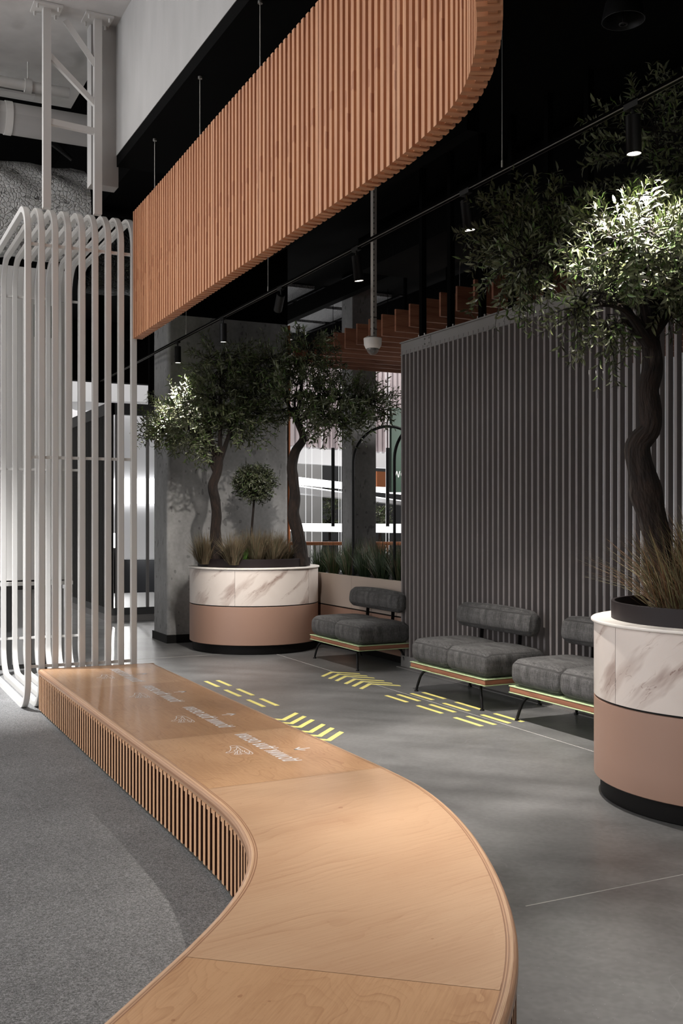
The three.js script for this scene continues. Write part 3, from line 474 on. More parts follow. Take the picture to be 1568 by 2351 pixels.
oliveTree('olive_tree', 'olive tree with a lit crown and twisted trunk at the concrete column', 'tree', 8,
  [V(3.90, .97, -11.13), V(3.875, 1.15, -11.13), V(3.85, 1.35, -11.13), V(3.868, 1.55, -11.13), V(3.85, 1.72, -11.14), V(3.825, 1.88, -11.15), V(3.87, 2.03, -11.13), V(3.9, 2.2, -11.12)],
  [.09, .075, .06, .058, .056, .055, .05, .045],
  [[V(3.5, 2.66, -11.3), .42, .34, .4, 120], [V(3.9, 2.85, -11.15), .46, .4, .42, 130], [V(4.25, 2.7, -11.2), .42, .4, .42, 110], [V(4.0, 3.3, -11.15), .5, .26, .36, 60], [V(4.45, 3.1, -11.3), .36, .34, .36, 60], [V(3.3, 2.5, -11.35), .22, .2, .25, 35, .3], [V(3.62, 2.35, -11.2), .24, .14, .25, 30, .4]],
  { leaf: .064, pairs: 8, twig: .27, limbR: .03, dense: 1.3, forks: [V(3.9, 2.22, -11.12), V(3.86, 2.06, -11.13)] });
oliveTree('olive_tree', 'dark olive tree with an S-bent trunk at the trough planter', 'tree', 13,
  [V(4.79, .97, -10.86), V(4.775, 1.15, -10.86), V(4.745, 1.35, -10.86), V(4.7, 1.55, -10.87), V(4.72, 1.75, -10.87), V(4.7, 1.95, -10.87), V(4.68, 2.1, -10.87), V(4.72, 2.28, -10.86), V(4.8, 2.42, -10.83), V(4.77, 2.55, -10.84), V(4.73, 2.66, -10.85)],
  [.09, .082, .072, .068, .066, .06, .06, .058, .05, .04, .035],
  [[V(4.75, 2.95, -10.75), .46, .38, .42, 120], [V(5.15, 2.85, -10.55), .44, .32, .4, 100], [V(5.5, 2.82, -10.45), .36, .22, .3, 55, .2], [V(4.85, 3.4, -10.8), .42, .3, .36, 60], [V(4.45, 3.25, -10.9), .34, .3, .3, 45], [V(5.05, 2.58, -10.55), .36, .14, .3, 40, .4]],
  { leaf: .064, pairs: 8, twig: .27, limbR: .03, dense: 1.3, forks: [V(4.73, 2.66, -10.85), V(4.82, 2.44, -10.82)] });
oliveTree('topiary_tree', 'small ball-headed olive standard between the two planter trees', 'tree', 21,
  [V(4.39, .97, -11.43), V(4.4, 1.3, -11.43), V(4.42, 1.6, -11.42), V(4.43, 1.8, -11.41)], [.016, .015, .014, .013],
  [[V(4.43, 1.93, -11.38), .23, .2, .23, 260]], { leaf: .05, pairs: 6, twig: .15, limbR: .01, link: .3, wob: .03, tone: .62 });

// ---------------------------------------------------------------- grasses
function grass(x, y, z, h, n, spread, tones, seed, label, grp, lean = 0) {
  const rnd = mulberry(seed), B = leafBatch();
  for (let k = 0; k < n; k++) {
    const a = rnd() * 6.283, r = Math.sqrt(rnd()) * spread * .32, b = V(Math.cos(a) * r, 0, Math.sin(a) * r), out = (.15 + rnd() * .95) * spread, hh = h * (.55 + rnd() * .5), a2 = a + (rnd() - .5) * 1.2;
    const e = V(b.x + Math.cos(a2) * out + lean * rnd(), hh * (1 - .25 * (out / spread) ** 2), b.z + Math.sin(a2) * out), m = b.clone().lerp(e, .5).add(V(0, hh * .12, 0)), w = .0022 + rnd() * .0018, t = tones[Math.floor(rnd() * tones.length)], f = .75 + rnd() * .5, c = [t[0] * f, t[1] * f, t[2] * f];
    const s = V(-Math.sin(a2 + rnd()), 0, Math.cos(a2 + rnd())).normalize(), nrm = new THREE.Vector3().crossVectors(s, e.clone().sub(b)).normalize();
    const pts = [b, b.clone().lerp(m, .5).lerp(b.clone().lerp(e, .25), .4), m, e], ws = [w, w, w * .8, w * .12];
    for (let i = 0; i < 3; i++) { const A = pts[i].clone().addScaledVector(s, -ws[i]), Bq = pts[i].clone().addScaledVector(s, ws[i]), C = pts[i + 1].clone().addScaledVector(s, -ws[i + 1]), D = pts[i + 1].clone().addScaledVector(s, ws[i + 1]); for (const v of [A, Bq, C, C, Bq, D]) { B.P.push(v.x, v.y, v.z); B.N.push(nrm.x, nrm.y, nrm.z); B.C.push(...c); } }
  }
  const m = mesh('grass_clump', leafGeo(B), M.grass); m.position.set(x, y, z); tag(m, label, 'grass', grp); return m;
}
const dry = [[.11, .075, .04], [.08, .055, .028], [.13, .1, .058], [.07, .062, .03]], rust = [[.14, .07, .03], [.1, .05, .02], [.13, .12, .05], [.2, .17, .09]], green = [[.014, .03, .01], [.02, .042, .012], [.03, .048, .016]], mixg = [[.03, .055, .012], [.02, .042, .01], [.1, .07, .04]];
const gl = 'dry wispy grass clump in the round planter at the concrete column';
[[3.98, -10.86, .36, dry], [4.22, -10.85, .36, dry], [4.42, -10.82, .36, dry], [4.62, -10.95, .32, dry], [4.3, -11.05, .4, dry], [3.75, -11.2, .36, dry], [4.55, -11.15, .36, dry]].forEach(([x, z, h, t], i) => grass(x, .99, z, h * 1.1, 420, .2, t, 100 + i, gl, 'dry grasses of the far round planter'));
grass(4.08, .99, -10.84, .22, 110, .09, green.map(c => [c[0] * 2.4, c[1] * 3, c[2]]), 131, 'short vivid green grass tuft among dry grass at the concrete column', null);
grass(4.47, .99, -10.86, .2, 70, .07, green.map(c => [c[0] * 2.4, c[1] * 3, c[2]]), 132, 'tiny vivid green grass tuft between dry clumps in the far round planter', null);
[[4.13, -3.95, .62, .4], [4.0, -4.05, .5, .48], [4.35, -3.75, .62, .4], [4.4, -4.2, .6, .4]].forEach(([x, z, h, s], i) => grass(x, .99, z, h, 560, s, rust, 140 + i, 'rust and green wispy grass clump under the big olive tree', 'rusty grasses of the near round planter'));

// ---------------------------------------------------------------- trough planter with grasses, arches
{
  const g = group('trough_planter', 5.2, 0, -10.6); tag(g, 'low beige panelled trough planter behind the sofa at the slatted wall end', 'planter');
  const z0 = -1.45, z1 = 1.4;
  mesh('plinth', span(.08, 1.1, 0, .09, z0, z1), M.plinthBlack, g);
  for (const [a, b] of [[z0, -.62], [-.617, .21], [.213, z1]]) { mesh('lower_panel', span(0, .02, .09, .485, a, b), M.pink, g); mesh('upper_panel', span(0, .02, .5, .85, a, b), M.beige, g); }
  mesh('body', span(.015, 1.15, .09, .82, z0, z1), M.plinthBlack, g); mesh('top_edge', span(-.002, .04, .85, .862, z0, z1), M.beige, g);
  mesh('back_panel', span(1.13, 1.15, .09, .86, z0, z1), M.beige, g);
  for (let k = 0; k < 9; k++) { const z = -11.55 + k * .27; grass(5.36 + (k % 3) * .05, .82, z, .42, 240, .16, k % 2 ? mixg : green, 200 + k, 'dark green upright grass clump in the beige trough planter', 'front row of trough grasses'); }
  for (let k = 0; k < 7; k++) { const z = -11.5 + k * .33; grass(5.78 + (k % 2) * .12, .82, z, .5, 220, .2, k % 2 ? dry : mixg, 230 + k, 'tall reddish wispy grass clump at the back of the beige trough planter', 'back row of trough grasses'); }
  const arch = (z, label) => { const a = group('arch_tube', 5.36, .82, z); tag(a, label, 'arch', 'thin black arches over the trough planter'); const pts = []; for (let k = 0; k <= 24; k++) { const t = Math.PI - k / 24 * Math.PI; pts.push(V(.48 + Math.cos(t) * .48, 1.32 + Math.sin(t) * .45, 0)); } mesh('hoop', tube([V(0, 0, 0), V(0, .5, 0), V(0, 1, 0), ...pts, V(.96, 1, 0), V(.96, .5, 0), V(.96, 0, 0)], .017, 90, 8), M.blackMetal, a); };
  arch(-10.66, 'thin black arch rising from the trough planter before the far column'); arch(-9.68, 'thin black arch rising from the trough planter before the green sign');
}

// ---------------------------------------------------------------- slatted grey wall
{
  const X = 5.16, z0 = -9.19, z1 = -3.9, g = group('slatted_wall', X, 0, -6.6); tag(g, 'grey wall of upright metal slats with steel rails behind the sofas', 'partition');
  const lo = (geo) => { geo.translate(-X, 0, 6.6); return geo; };
  const sg = new RoundedBoxGeometry(.047, 3.1, .026, 1, .002); metricUV(sg);
  for (let z = z0 + .02; z < z1; z += .0812) { const m = mesh('slat', sg, M.fin, g); m.position.set(.024, 1.655, z + 6.6); }
  mesh('top_rail', lo(merge([span(X + .005, X + .018, 3.17, 3.29, z0, z1), span(X - .012, X + .06, 3.285, 3.297, z0, z1), span(X - .006, X + .06, 3.165, 3.172, z0, z1)])), M.finRail, g);
  mesh('base_rail', lo(merge([span(X + .004, X + .016, .0, .115, z0, z1), span(X - .05, X + .06, 0, .008, z0, z1), span(X - .006, X + .06, .11, .118, z0, z1)])), M.finRail, g);
  for (const z of [-8.66, -7.1, -5.5]) { mesh('joint_plate', lo(span(X - .001, X + .006, 3.19, 3.28, z - .07, z + .06)), M.finRail, g); mesh('joint_plate', lo(span(X - .001, X + .006, .02, .1, z - .08, z + .08)), M.finRail, g); for (const [a, b] of [[-.045, 3.21], [-.045, 3.26], [.035, 3.21], [.035, 3.26], [-.05, .06], [.05, .06]]) mesh('bolt', lo(rod(V(X - .008, b, z + a), V(X + .002, b, z + a), .008, 8)), M.steel, g); }
  for (const [i, z] of [-8.80, -8.28, -7.755, -7.3, -6.8, -6.3].entries()) { const p = mesh('hanger_post', lo(span(X + .005, X + .058, 3.297, 4.95, z - .027, z + .027)), M.black, g); for (const b of [-.055, .055]) mesh('bolt', lo(rod(V(X + .02, 3.29, z + b), V(X + .02, 3.325, z + b), .008, 6)), M.steel, g); }
}
// wooden baffles above
for (let k = 0; k < 17; k++) { const z = -12.95 + k * .317, m = mesh('ceiling_baffle', metricUV(rbox(4.2, .25, .03, .003, 0, 0, 0, 1), k * .43, k * .17), M.oak); m.position.set(5.6 + 2.1, 3.72, z); tag(m, 'reddish wooden board hanging in a row above the slatted wall', 'baffle', 'row of wooden ceiling baffles'); }

// ---------------------------------------------------------------- sofas
function puff(w, h, d, r, bulge) { const g = new RoundedBoxGeometry(w, h, d, 6, r), p = g.attributes.position; for (let i = 0; i < p.count; i++) { let x = p.getX(i), y = p.getY(i), z = p.getZ(i); const u = 1 - (2 * x / w) ** 2, v = 1 - (2 * y / h) ** 2, q = 1 - (2 * z / d) ** 2; p.setXYZ(i, x + Math.sign(x) * bulge * .5 * Math.max(0, v) * Math.max(0, q) * (Math.abs(x) > w * .3 ? 1 : 0), y + Math.sign(y) * bulge * Math.max(0, u) * Math.max(0, q) * (y > 0 ? 1 : .2), z + Math.sign(z) * bulge * .4 * Math.max(0, u) * Math.max(0, v) * (Math.abs(z) > d * .3 ? 1 : 0)); } g.computeVertexNormals(); return g; }
const sofaGeo = (() => {
  const o = {}; o.frame = rbox(.6, .042, 1.16, .012, 0, .226, 0, 3);
  o.edgeT = rbox(.606, .007, 1.166, .003, 0, .2505, 0, 1); o.edgeB = rbox(.606, .007, 1.166, .003, 0, .2035, 0, 1);
  const subd = (w, h, d) => { const g = new THREE.BoxGeometry(w, h, d, 18, 12, 18), p = g.attributes.position, r = .062; for (let i = 0; i < p.count; i++) { const x = p.getX(i), y = p.getY(i), z = p.getZ(i), cx = clamp(x, -w / 2 + r, w / 2 - r), cy = clamp(y, -h / 2 + r, h / 2 - r), cz = clamp(z, -d / 2 + r, d / 2 - r), dv = V(x - cx, y - cy, z - cz), l = dv.length(); if (l > 0) { const k = Math.min(1, r / l); dv.multiplyScalar(k); } const u = 1 - (2 * x / w) ** 2, q = 1 - (2 * z / d) ** 2, e = 1 - (2 * y / h) ** 2; const wr = w > .3 ? .004 * Math.sin(x * 21 + z * 9) * Math.sin(z * 17 - x * 7) : 0; p.setXYZ(i, cx + dv.x + Math.sign(x) * .012 * Math.max(0, e) * (Math.abs(x) > w * .42 ? 1 : 0), cy + dv.y + (y > 0 ? .02 * u * q + wr * u * q : 0), cz + dv.z + Math.sign(z) * .006 * Math.max(0, e) * (Math.abs(z) > d * .42 ? 1 : 0)); } g.computeVertexNormals(); return metricUV(g); };
  o.cushion = subd(.585, .205, .573); const bk = subd(.125, .205, 1.1); o.back = bk;
  o.leg = (sx, sz) => tube([V(sx * .16, .19, sz * .36), V(sx * .2, .192, sz * .4), V(sx * .235, .182, sz * .435), V(sx * .255, .15, sz * .46), V(sx * .268, .08, sz * .49), V(sx * .276, .02, sz * .508)], .0115, 24, 8);
  o.glide = (sx, sz) => { const g = new THREE.CylinderGeometry(.016, .019, .012, 12); g.translate(sx * .277, .0065, sz * .51); const h = new THREE.CylinderGeometry(.006, .006, .02, 8); h.translate(sx * .277, .018, sz * .51); return merge([g, h]); };
  return o;
})();
function sofa(x, z, label) {
  const g = group('sofa', x, 0, z); tag(g, label, 'sofa', 'grey two-seat sofas along the slatted wall');
  mesh('seat_frame', sofaGeo.frame, M.oak, g); for (const k of ['edgeT', 'edgeB']) { const e = mesh('edge_band', sofaGeo[k], M.greenEdge, g); e.userData.label = 'pale green edge band'; }
  for (const s of [-1, 1]) { const c = mesh('seat_cushion', sofaGeo.cushion, M.fabric, g); c.position.set(0, .357, s * .288); }
  const bk = mesh('backrest', sofaGeo.back, M.fabric, g); bk.position.set(.21, .655, 0); bk.rotation.z = -.12;
  for (const s of [-1, 1]) mesh('back_post', beam(V(.23, .22, s * .28), V(.255, .64, s * .28), .035, .012), M.blackMetal, g);
  for (const sx of [-1, 1]) for (const sz of [-1, 1]) { const l = mesh('leg', sofaGeo.leg(sx, sz), M.blackMetal, g); mesh('glide', sofaGeo.glide(sx, sz), M.blackMetal, l); }
}
sofa(4.905, -9.62, 'grey two-seat sofa before the beige trough planter'); sofa(4.82, -7.3, 'grey two-seat sofa in full view before the slatted wall'); sofa(4.83, -5.83, 'grey two-seat sofa half hidden by the round planter at the slatted wall');

// ---------------------------------------------------------------- yellow floor tape
{
  const stripe = (x0, x1, z0, z1, label, grp) => tag(mesh('tape_stripe', span(x0, x1, .0003, .0016, z0, z1), M.yellow), label, 'floor tape', grp);
  for (const [a, b] of [[-9.145, -8.785], [-8.605, -8.23], [-8.053, -7.69]]) for (const x of [3.05, 3.165]) stripe(x, x + .037, a, b, 'short yellow tape dash on the concrete beside the bench', 'yellow dashes by the bench');
  for (const [a, b] of [[-7.73, -7.37], [-7.2, -6.824], [-6.645, -6.28]]) for (const x of [4.183, 4.298, 4.427, 4.545]) stripe(x, x + .035, a, b, 'short yellow tape dash on the concrete before the sofas', 'yellow dashes by the sofas');
  const chev = (xc, zapex, dir, w, label, grp) => { const s = new THREE.Shape(), h = .205, d = .215 * dir, t = .062 * dir; s.moveTo(-h, d); s.lineTo(0, 0); s.lineTo(h, d); s.lineTo(h - .012, d + t * .75); s.lineTo(0, t); s.lineTo(-h + .012, d + t * .75); s.closePath(); const g = new THREE.ExtrudeGeometry(s, { depth: .0013, bevelEnabled: false }); g.rotateX(Math.PI / 2); g.translate(xc, .0016, zapex); const m = mesh('tape_chevron', g, M.yellow); tag(m, label, 'floor tape', grp); };
  for (const z of [-8.947, -8.79, -8.644, -8.45, -8.295, -8.144]) chev(4.362, z - .225, 1, .4, 'yellow tape chevron on the concrete before the far sofa', 'yellow chevrons by the sofas');
  for (const z of [-7.32, -7.17, -7.02, -6.83, -6.68, -6.53]) chev(3.0, z + .225, -1, .4, 'yellow tape chevron half hidden behind the bench', 'yellow chevrons by the bench');
}

// ---------------------------------------------------------------- track and spots
{
  const X = 3.45, Y = 3.5, tr = group('light_track', X, Y, -9); tag(tr, 'long black lighting track hung on wires under the black ceiling', 'track');
  const lo = (geo) => { geo.translate(-X, -Y, 9); return geo; };
  mesh('rail', lo(span(X - .013, X + .013, Y, Y + .022, -15.5, 1.5)), M.black, tr); mesh('rail_lip', lo(merge([span(X - .015, X - .0125, Y - .002, Y + .003, -15.5, 1.5), span(X + .0125, X + .015, Y - .002, Y + .003, -15.5, 1.5)])), M.lip, tr);
  for (const z of [-14, -10.95, -8.55, -4.95, -2]) mesh('hanger_wire', lo(merge([rod(V(X, Y + .03, z), V(X, 4.95, z), .0025, 6), rod(V(X, Y + .03, z), V(X, Y + .07, z), .006, 8)])), M.steel, tr);
  const spot = (z, dir, on, I, label, ang = .62) => {
    const d = dir.clone().normalize(), top = V(X, Y - .055, z), g = group('track_spot', X, Y, z); tag(g, label, 'spotlight', 'black cylinder spots on the track');
    mesh('adapter', span(-.016, .016, -.02, .01, -.05, .05), M.blackMetal, g); mesh('stem', rod(V(0, -.02, 0), V(0, -.07, 0), .008, 8), M.blackMetal, g);
    const q = new THREE.Quaternion().setFromUnitVectors(V(0, -1, 0), d), len = .185, r = .0365;
    const body = new THREE.LatheGeometry([[0, .0], [r - .004, 0], [r, -.004], [r, -len], [r - .003, -len], [r - .003, -len + .012]].map(([a, b]) => new THREE.Vector2(a, b)), 28); body.applyQuaternion(q); body.translate(0, -.055, 0); mesh('housing', body, M.blackMetal, g);
    const lens = new THREE.CircleGeometry(r - .003, 24); lens.rotateX(Math.PI / 2); lens.translate(0, -len + .004, 0); lens.applyQuaternion(q); lens.translate(0, -.055, 0); const lm = mesh('lens', lens, on ? M.lamp : M.black, g);
    if (on) { const s = new THREE.SpotLight(0xfff8f0, I, 0, ang, .75, 2); s.position.copy(d.clone().multiplyScalar(len + .02)).add(V(0, -.055, 0)); s.target.position.copy(s.position).addScaledVector(d, 2); s.castShadow = true; s.shadow.radius = 1.5; s.shadow.mapSize.set(1024, 1024); g.add(s); g.add(s.target); s.name = 'spot_light'; s.target.name = 'spot_aim'; }
  };
  spot(-11.26, V(.02, -1, -.02), true, L.spot * 2.4, 'black track spot over the olive tree at the concrete column');
  spot(-9.74, V(.03, -1, -.06), true, L.spot * .7, 'black track spot tilted towards the round planter at the column');
  spot(-8.25, V(.62, -2.35, -3.1), true, L.spot * .95, 'black track spot swung towards the concrete column', .42);
  spot(-6.81, V(.12, -1, 0), true, L.spot * 1.2, 'lit black track spot beside the dome camera');
  spot(-5.33, V(.1, -1, .05), true, L.spot * 1.2, 'lit black track spot left of the big olive tree');
  spot(-3.86, V(.02, -1, .02), true, L.spot * 2.2, 'lit black track spot over the big olive tree', .85);
}
// ---------------------------------------------------------------- dome camera on slotted strut
{
  const g = group('dome_camera', 3.87, 2.87, -7.35); tag(g, 'white dome camera hanging on a slotted steel strut', 'camera');
  const h = new THREE.LatheGeometry([[0, .085], [.07, .085], [.074, .08], [.07, .03], [.062, .012], [.055, 0], [.05, 0]].map(([a, b]) => new THREE.Vector2(a, b)), 32); mesh('housing', h, M.camWhite, g);
  const d = new THREE.SphereGeometry(.05, 28, 14, 0, Math.PI * 2, Math.PI / 2, Math.PI / 2); mesh('dome', d, M.domeGlass, g);
  mesh('lens', merge([new THREE.SphereGeometry(.03, 16, 12).translate(0, -.005, 0)]), M.blackMetal, g);
  const st = mesh('strut', merge([span(-.015, .035, .09, 2.08, -.002, .002), span(-.017, -.013, .09, 2.08, -.002, .04), span(.033, .037, .09, 2.08, -.04, .0), span(-.06, .0, .087, .092, -.0, .05)]), M.galv, g);
  for (let k = 0; k < 46; k++) mesh('slot', span(.004, .014, .12 + k * .042, .134 + k * .042, .0018, .0026), M.hole, g);
  for (const y of [.155, .25]) mesh('cable_tie', span(-.02, .04, y, y + .006, -.006, .006), M.blackMetal, g);
}
// ceiling bits
{
  const g = group('ceiling_speaker', 3.97, 4.3, -4.52); tag(g, 'black dome shaped fitting under the black ceiling by the big olive tree', 'fitting');
  mesh('shade', new THREE.LatheGeometry([[.012, .2], [.06, .17], [.1, .1], [.12, .0], [.114, 0], [.09, .08]].map(([a, b]) => new THREE.Vector2(a, b)), 32), M.blackMetal, g); mesh('stem', rod(V(0, .2, 0), V(0, .65, 0), .01, 8), M.blackMetal, g); mesh('ring', new THREE.TorusGeometry(.02, .005, 8, 20).rotateX(Math.PI / 2).translate(0, -.02, 0), M.trackMetal, g); mesh('pin', rod(V(0, -.02, 0), V(0, .15, 0), .006, 6), M.blackMetal, g);
  const s = group('smoke_detector', 3.95, 4.36, -6.6); tag(s, 'small dark smoke detector under the black ceiling near the pendant tip', 'detector'); mesh('body', new THREE.LatheGeometry([[0, 0], [.03, .0], [.04, .012], [.045, .03], [.045, .04], [0, .04]].map(([a, b]) => new THREE.Vector2(a, b)), 24), M.trackMetal, s); mesh('stem', rod(V(0, .04, 0), V(0, .59, 0), .008, 8), M.blackMetal, s);
  // foil insulation between black beams further back
  const cols = [5.2, 6.5, 7.8]; for (const x of cols) for (const z of [-14.4, -15.6, -16.8]) struct(mesh('ceiling_foil', span(x, x + 1.15, 4.9, 4.945, z - .5, z + .5), M.foilGrey));
  for (const x of [4.6, 6.43, 7.73]) tag(mesh('ceiling_beam', span(x - .06, x + .06, 4.62, 4.86, -17.9, -7), M.black), 'black ceiling beam running back above the planter trees', 'beam', 'black beams under the black ceiling');
  tag(mesh('ceiling_duct', span(5.6, 6.4, 4.45, 4.85, -11, -2.5), M.black), 'black rectangular duct under the black ceiling above the baffles', 'duct');
}

// ---------------------------------------------------------------- mall beyond
{
  // position from a direction in the photograph and a depth along the optical axis
  const dirAt = (px, D) => { const l = (px - 784) / 2372 * D; return [D * Math.sin(YAW) + l * Math.cos(YAW), -D * Math.cos(YAW) + l * Math.sin(YAW)]; };
  const yAt = (py, D) => CAM_H + (1192 - py) / 2372 * D;
  const slabAt = (name, px0, px1, D0, D1, y0, y1, th, mat) => { const [x0, z0] = dirAt(px0, D0), [x1, z1] = dirAt(px1, D1), dx = x1 - x0, dz = z1 - z0, l = Math.hypot(dx, dz), g = new THREE.BoxGeometry(l, y1 - y0, th); metricUV(g); const m = mesh(name, g, mat); m.position.set((x0 + x1) / 2, (y0 + y1) / 2, (z0 + z1) / 2); m.rotation.y = -Math.atan2(dz, dx); return m; };
  // balcony fascias
  tag(slabAt('balcony_fascia', 600, 930, 21.5, 33.5, 2.30, 2.45, .3, M.led), 'glaring white light band of the mall balcony', 'fascia');
  { const f = slabAt('ramp_fascia', 600, 930, 18.6, 40, 2.03, 2.16, .3, M.mallWhite); tag(f, 'white fascia with a bright top line under the light band in the mall', 'fascia'); const len = f.geometry.parameters.width; mesh('light_line', box(len, .025, .31, 0, .078, 0), M.led, f); }
  tag(slabAt('lower_fascia', 560, 960, 24, 19, 1.245, 1.41, .3, M.led), 'bright white lower balcony band above the wooden handrail', 'fascia');
  const [hx0, hz0] = dirAt(600, 17), [hx1, hz1] = dirAt(960, 17);
  const rail = group('glass_railing', (hx0 + hx1) / 2, 0, (hz0 + hz1) / 2, -Math.atan2(hz1 - hz0, hx1 - hx0)); tag(rail, 'glass railing with a round wooden handrail before the mall', 'railing');
  mesh('handrail', rod(V(-1.4, 1.1, 0), V(1.6, 1.1, 0), .03, 12), M.copper, rail); for (let k = 0; k < 3; k++) mesh('glass_pane', span(-1.4 + k * 1, -.42 + k * 1, .08, 1.04, -.006, .006), M.glassPane, rail); for (let k = 0; k < 4; k++) mesh('post', span(-1.43 + k, -1.39 + k, 0, 1.1, -.015, .015), M.steel, rail);
  // upper cladding strips
  const cl = group('clad_facade', ...(() => { const [x, z] = dirAt(640, 27); return [x, 0, z]; })()); { const [x0, z0] = dirAt(640, 27), [x1, z1] = dirAt(960, 31); cl.rotation.y = -Math.atan2(z1 - z0, x1 - x0); const l = Math.hypot(x1 - x0, z1 - z0); mesh('backing', span(0, l, 3.4, 8, -.2, -.1), M.mallWhite, cl); for (let k = 0; k < 26; k++) mesh('cladding_strip', span(k * l / 26, k * l / 26 + l / 46, 3.45, 8, -.1, -.02), M.mallPink, cl); mesh('fascia_board', span(0, l, 2.98, 3.4, -.2, .06), M.mallWhite, cl); tag(cl, 'upper mall facade of pinkish vertical strips over a white fascia', 'facade'); }
  // grey wall, dark shop
  tag(slabAt('shop_wall', 600, 738, 29, 29, 0, 3.3, .2, M.mallGrey), 'plain grey mall wall left of the dark shop', 'wall'); tag(slabAt('dark_shop', 738, 1100, 42, 42.5, 0, 4.6, .2, M.darkShop), 'dark shop front beyond the balcony bands', 'shop');
  tag(slabAt('copper_band', 862, 1000, 27, 29, 2.35, 2.75, .1, M.copper), 'copper coloured band over the shop beside the far column', 'band');
  { const [x, z] = dirAt(757, 29.5); oliveTree('shop_tree', 'pale green tree in the mall before the dark shop', 'tree', 31, [V(x, .9, z), V(x, 1.2, z), V(x + .02, 1.5, z)], [.04, .035, .03], [[V(x, 1.95, z), .25, .35, .25, 40], [V(x - .02, 1.4, z), .28, .22, .28, 30]], { leaf: .09, pairs: 6, twig: .2, limbR: .015, link: .2 }); tag(mesh('shop_tree_tub', metricUV(new THREE.CylinderGeometry(.22, .2, .9, 20).translate(x, .45, z)), M.darkShop), 'dark tub of the mall tree', 'tub'); }
  { const [x, z] = dirAt(872, 25); oliveTree('shop_tree', 'dark bushy tree in the mall beside the far column', 'tree', 37, [V(x, .9, z), V(x, 1.1, z), V(x, 1.3, z)], [.04, .035, .03], [[V(x, 1.55, z), .27, .32, .27, 40]], { leaf: .09, pairs: 6, twig: .2, limbR: .015, link: .2 }); tag(mesh('shop_tree_tub', metricUV(new THREE.CylinderGeometry(.22, .2, .9, 20).translate(x, .45, z)), M.copper), 'terracotta coloured tub in the mall beside the far column', 'tub'); }
  // hanging light strands
  for (const px of [702, 716, 739, 778, 783, 886, 893]) { const [x, z] = dirAt(px, 19); const s = mesh('light_strand', rod(V(x, .3, z), V(x, 7.5, z), .0045, 6), M.strand); tag(s, 'thin glowing vertical light strand hanging in the mall', 'light strand', 'light strands of the atrium'); }
  // tube pendants
  for (const [px, lab] of [[764.5, 'slim black tube pendant lamp between the planter tree and the far column'], [890, 'slim black tube pendant lamp right of the far column']]) { const [x, z] = dirAt(px, 15.5), g = group('tube_pendant', x, 1.39, z); tag(g, lab, 'pendant lamp'); mesh('tube', rod(V(0, 0, 0), V(0, 1.18, 0), .026, 16), M.blackMetal, g); mesh('brass_band', rod(V(0, .25, 0), V(0, .38, 0), .0268, 16), M.trackMetal, g); mesh('wire', rod(V(0, 1.18, 0), V(0, 3.56, 0), .004, 6), M.blackMetal, g); }
  // sign
  { const [x, z] = dirAt(899, 13.6), g = group('hanging_sign', x, yAt(1130, 13.6), z); tag(g, 'dark green hanging sign with thin letters beside the slatted wall', 'sign'); const h = 194 / 2372 * 13.6; mesh('board', span(0, 1.1, 0, h, -.06, 0), M.signGreen, g);
    const f2 = await new FontLoader().loadAsync('fonts/droid/droid_sans_regular.typeface.json'); const tg = new THREE.ShapeGeometry(f2.generateShapes('WC', .085), 6); tg.translate(.025, .195, .002); mesh('lettering', tg, M.print, g); mesh('hanger', span(.2, .24, h, 3.9, -.04, -.01), M.black, g); mesh('hanger', span(.86, .9, h, 3.9, -.04, -.01), M.black, g); }
  // left side: white canopy and bright front beyond the kiosk
  tag(slabAt('mall_canopy', 150, 420, 25.6, 25.6, 4.3, 4.88, 2, M.mallWhite), 'white sloping canopy beyond the slatted kiosk', 'canopy');
  tag(slabAt('mall_facade', 100, 400, 27, 27, 0, 4.9, .2, M.mallWhite), 'bright white mall facade seen through the kiosk bars', 'facade');
  tag(slabAt('mall_light_box', 258, 360, 26.8, 26.8, 1.9, 2.55, .16, M.led), 'glaring white light band seen through the kiosk bars', 'light band');
  { const [x, z] = dirAt(265, 18.5), g = group('bollard_lamp', x, 0, z); tag(g, 'black bollard lamp with a glowing white head inside the kiosk', 'lamp'); mesh('post', rod(V(0, 0, 0), V(0, .98, 0), .035, 14), M.blackMetal, g); mesh('head', rod(V(0, .99, 0), V(0, 1.25, 0), .04, 16), M.lamp, g); const p = new THREE.PointLight(0xffffff, 6); p.position.set(0, 1.12, .06); p.castShadow = true; p.name = 'lamp_light'; g.add(p); }
  tag(slabAt('dark_sofa', 285, 420, 19.5, 19.5, 0, .75, .6, M.darkShop), 'long dark sofa seen through the kiosk bars', 'sofa');
  // right of the slatted wall: bright far side
  struct(mesh('wall_mall_right', span(13.5, 13.6, 0, 4.9, -18, 4), M.mallWhite));
}

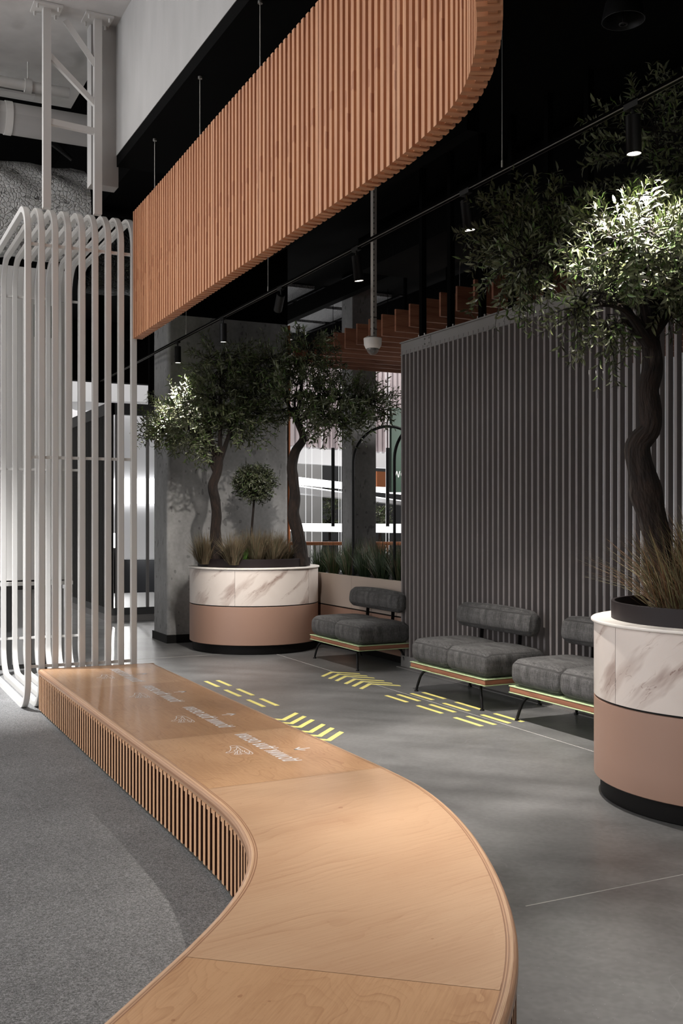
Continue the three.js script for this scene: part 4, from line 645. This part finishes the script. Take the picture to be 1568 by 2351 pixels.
// ---------------------------------------------------------------- lamps
function ceilingPanel(name, x, y, z, w, d, I, label, grp, drop = 0) {
  const g = group(name, x, y, z); tag(g, label, 'ceiling light', grp);
  mesh('frame', merge([span(-w / 2 - .03, w / 2 + .03, 0, .05, -d / 2 - .03, -d / 2), span(-w / 2 - .03, w / 2 + .03, 0, .05, d / 2, d / 2 + .03), span(-w / 2 - .03, -w / 2, 0, .05, -d / 2, d / 2), span(w / 2, w / 2 + .03, 0, .05, -d / 2, d / 2)]), M.white, g);
  if (drop) for (const [a, b] of [[-1, -1], [1, -1], [-1, 1], [1, 1]]) mesh('hanger_wire', rod(V(a * w * .45, .04, b * d * .45), V(a * w * .45, drop, b * d * .45), .004, 6), M.steel, g);
  mesh('diffuser', span(-w / 2, w / 2, .02, .04, -d / 2, d / 2), M.panel, g);
  const l = new THREE.RectAreaLight(0xfffdfb, I, w, d); l.position.set(0, -.005, 0); l.rotation.x = -Math.PI / 2; l.castShadow = true; l.name = 'panel_light'; g.add(l);
}
for (const [x, z] of [[-3.2, -1.2], [-3.2, -5], [-.9, -8.9], [-.6, 1.6]]) ceilingPanel('hall_light', x, 5.44, z, 1.6, 1.6, L.hall, 'square glowing ceiling light over the play hall', 'hall ceiling lights');  // third panel is added to brighten the foil duct and far carpet
ceilingPanel('hall_light', -2.6, 6.12, -12.4, 1.6, 1.6, L.hall, 'added unseen ceiling light brightening the foil duct behind the hoops', null);  // extra panel, added unseen to brighten the foil duct
ceilingPanel('added_cafe_light', 7.8, 3.3, -10.6, 1.4, 1.4, L.cafe, 'added unseen hung light behind the slatted wall, brightening the far column', null, 1.63);  // added out of view, only to light the far column
ceilingPanel('lounge_light', 3.6, 4.88, 2.2, 1.6, 1.6, L.lounge, 'square glowing ceiling light over the lounge entrance', null);
for (const [x, z] of [[2, -24], [9, -24], [16, -24], [9, -33], [2, -33], [17, -10]]) ceilingPanel('mall_skylight', x, 9.94, z, 4, 4, L.mall, 'large glowing skylight panel over the mall', 'mall skylights');
{
  const g = group('hall_spot', -.4, 4.9, -8.9); tag(g, 'white hall spotlight over the carpet before the hoops', 'spotlight'); const d = V(1.4, -4.9, -.55).normalize(), q = new THREE.Quaternion().setFromUnitVectors(V(0, -1, 0), d);
  const body = new THREE.LatheGeometry([[0, .2], [.05, .2], [.055, .19], [.055, 0], [.05, 0]].map(([a, b]) => new THREE.Vector2(a, b)), 24); body.applyQuaternion(q); mesh('housing', body, M.white, g); mesh('stem', rod(V(0, .1, 0), V(0, .6, 0), .012, 8), M.white, g);
  const lens = new THREE.CircleGeometry(.05, 24); lens.rotateX(Math.PI / 2); lens.translate(0, .01, 0); lens.applyQuaternion(q); mesh('lens', lens, M.lamp, g);
  const s = new THREE.SpotLight(0xffffff, L.hallSpot, 0, .42, 1, 2); s.position.copy(d).multiplyScalar(.03); s.target.position.copy(d).multiplyScalar(3); s.castShadow = true; s.shadow.radius = 3; s.name = 'spot_light'; s.target.name = 'spot_aim'; g.add(s); g.add(s.target);
}
renderer.render(scene, camera);
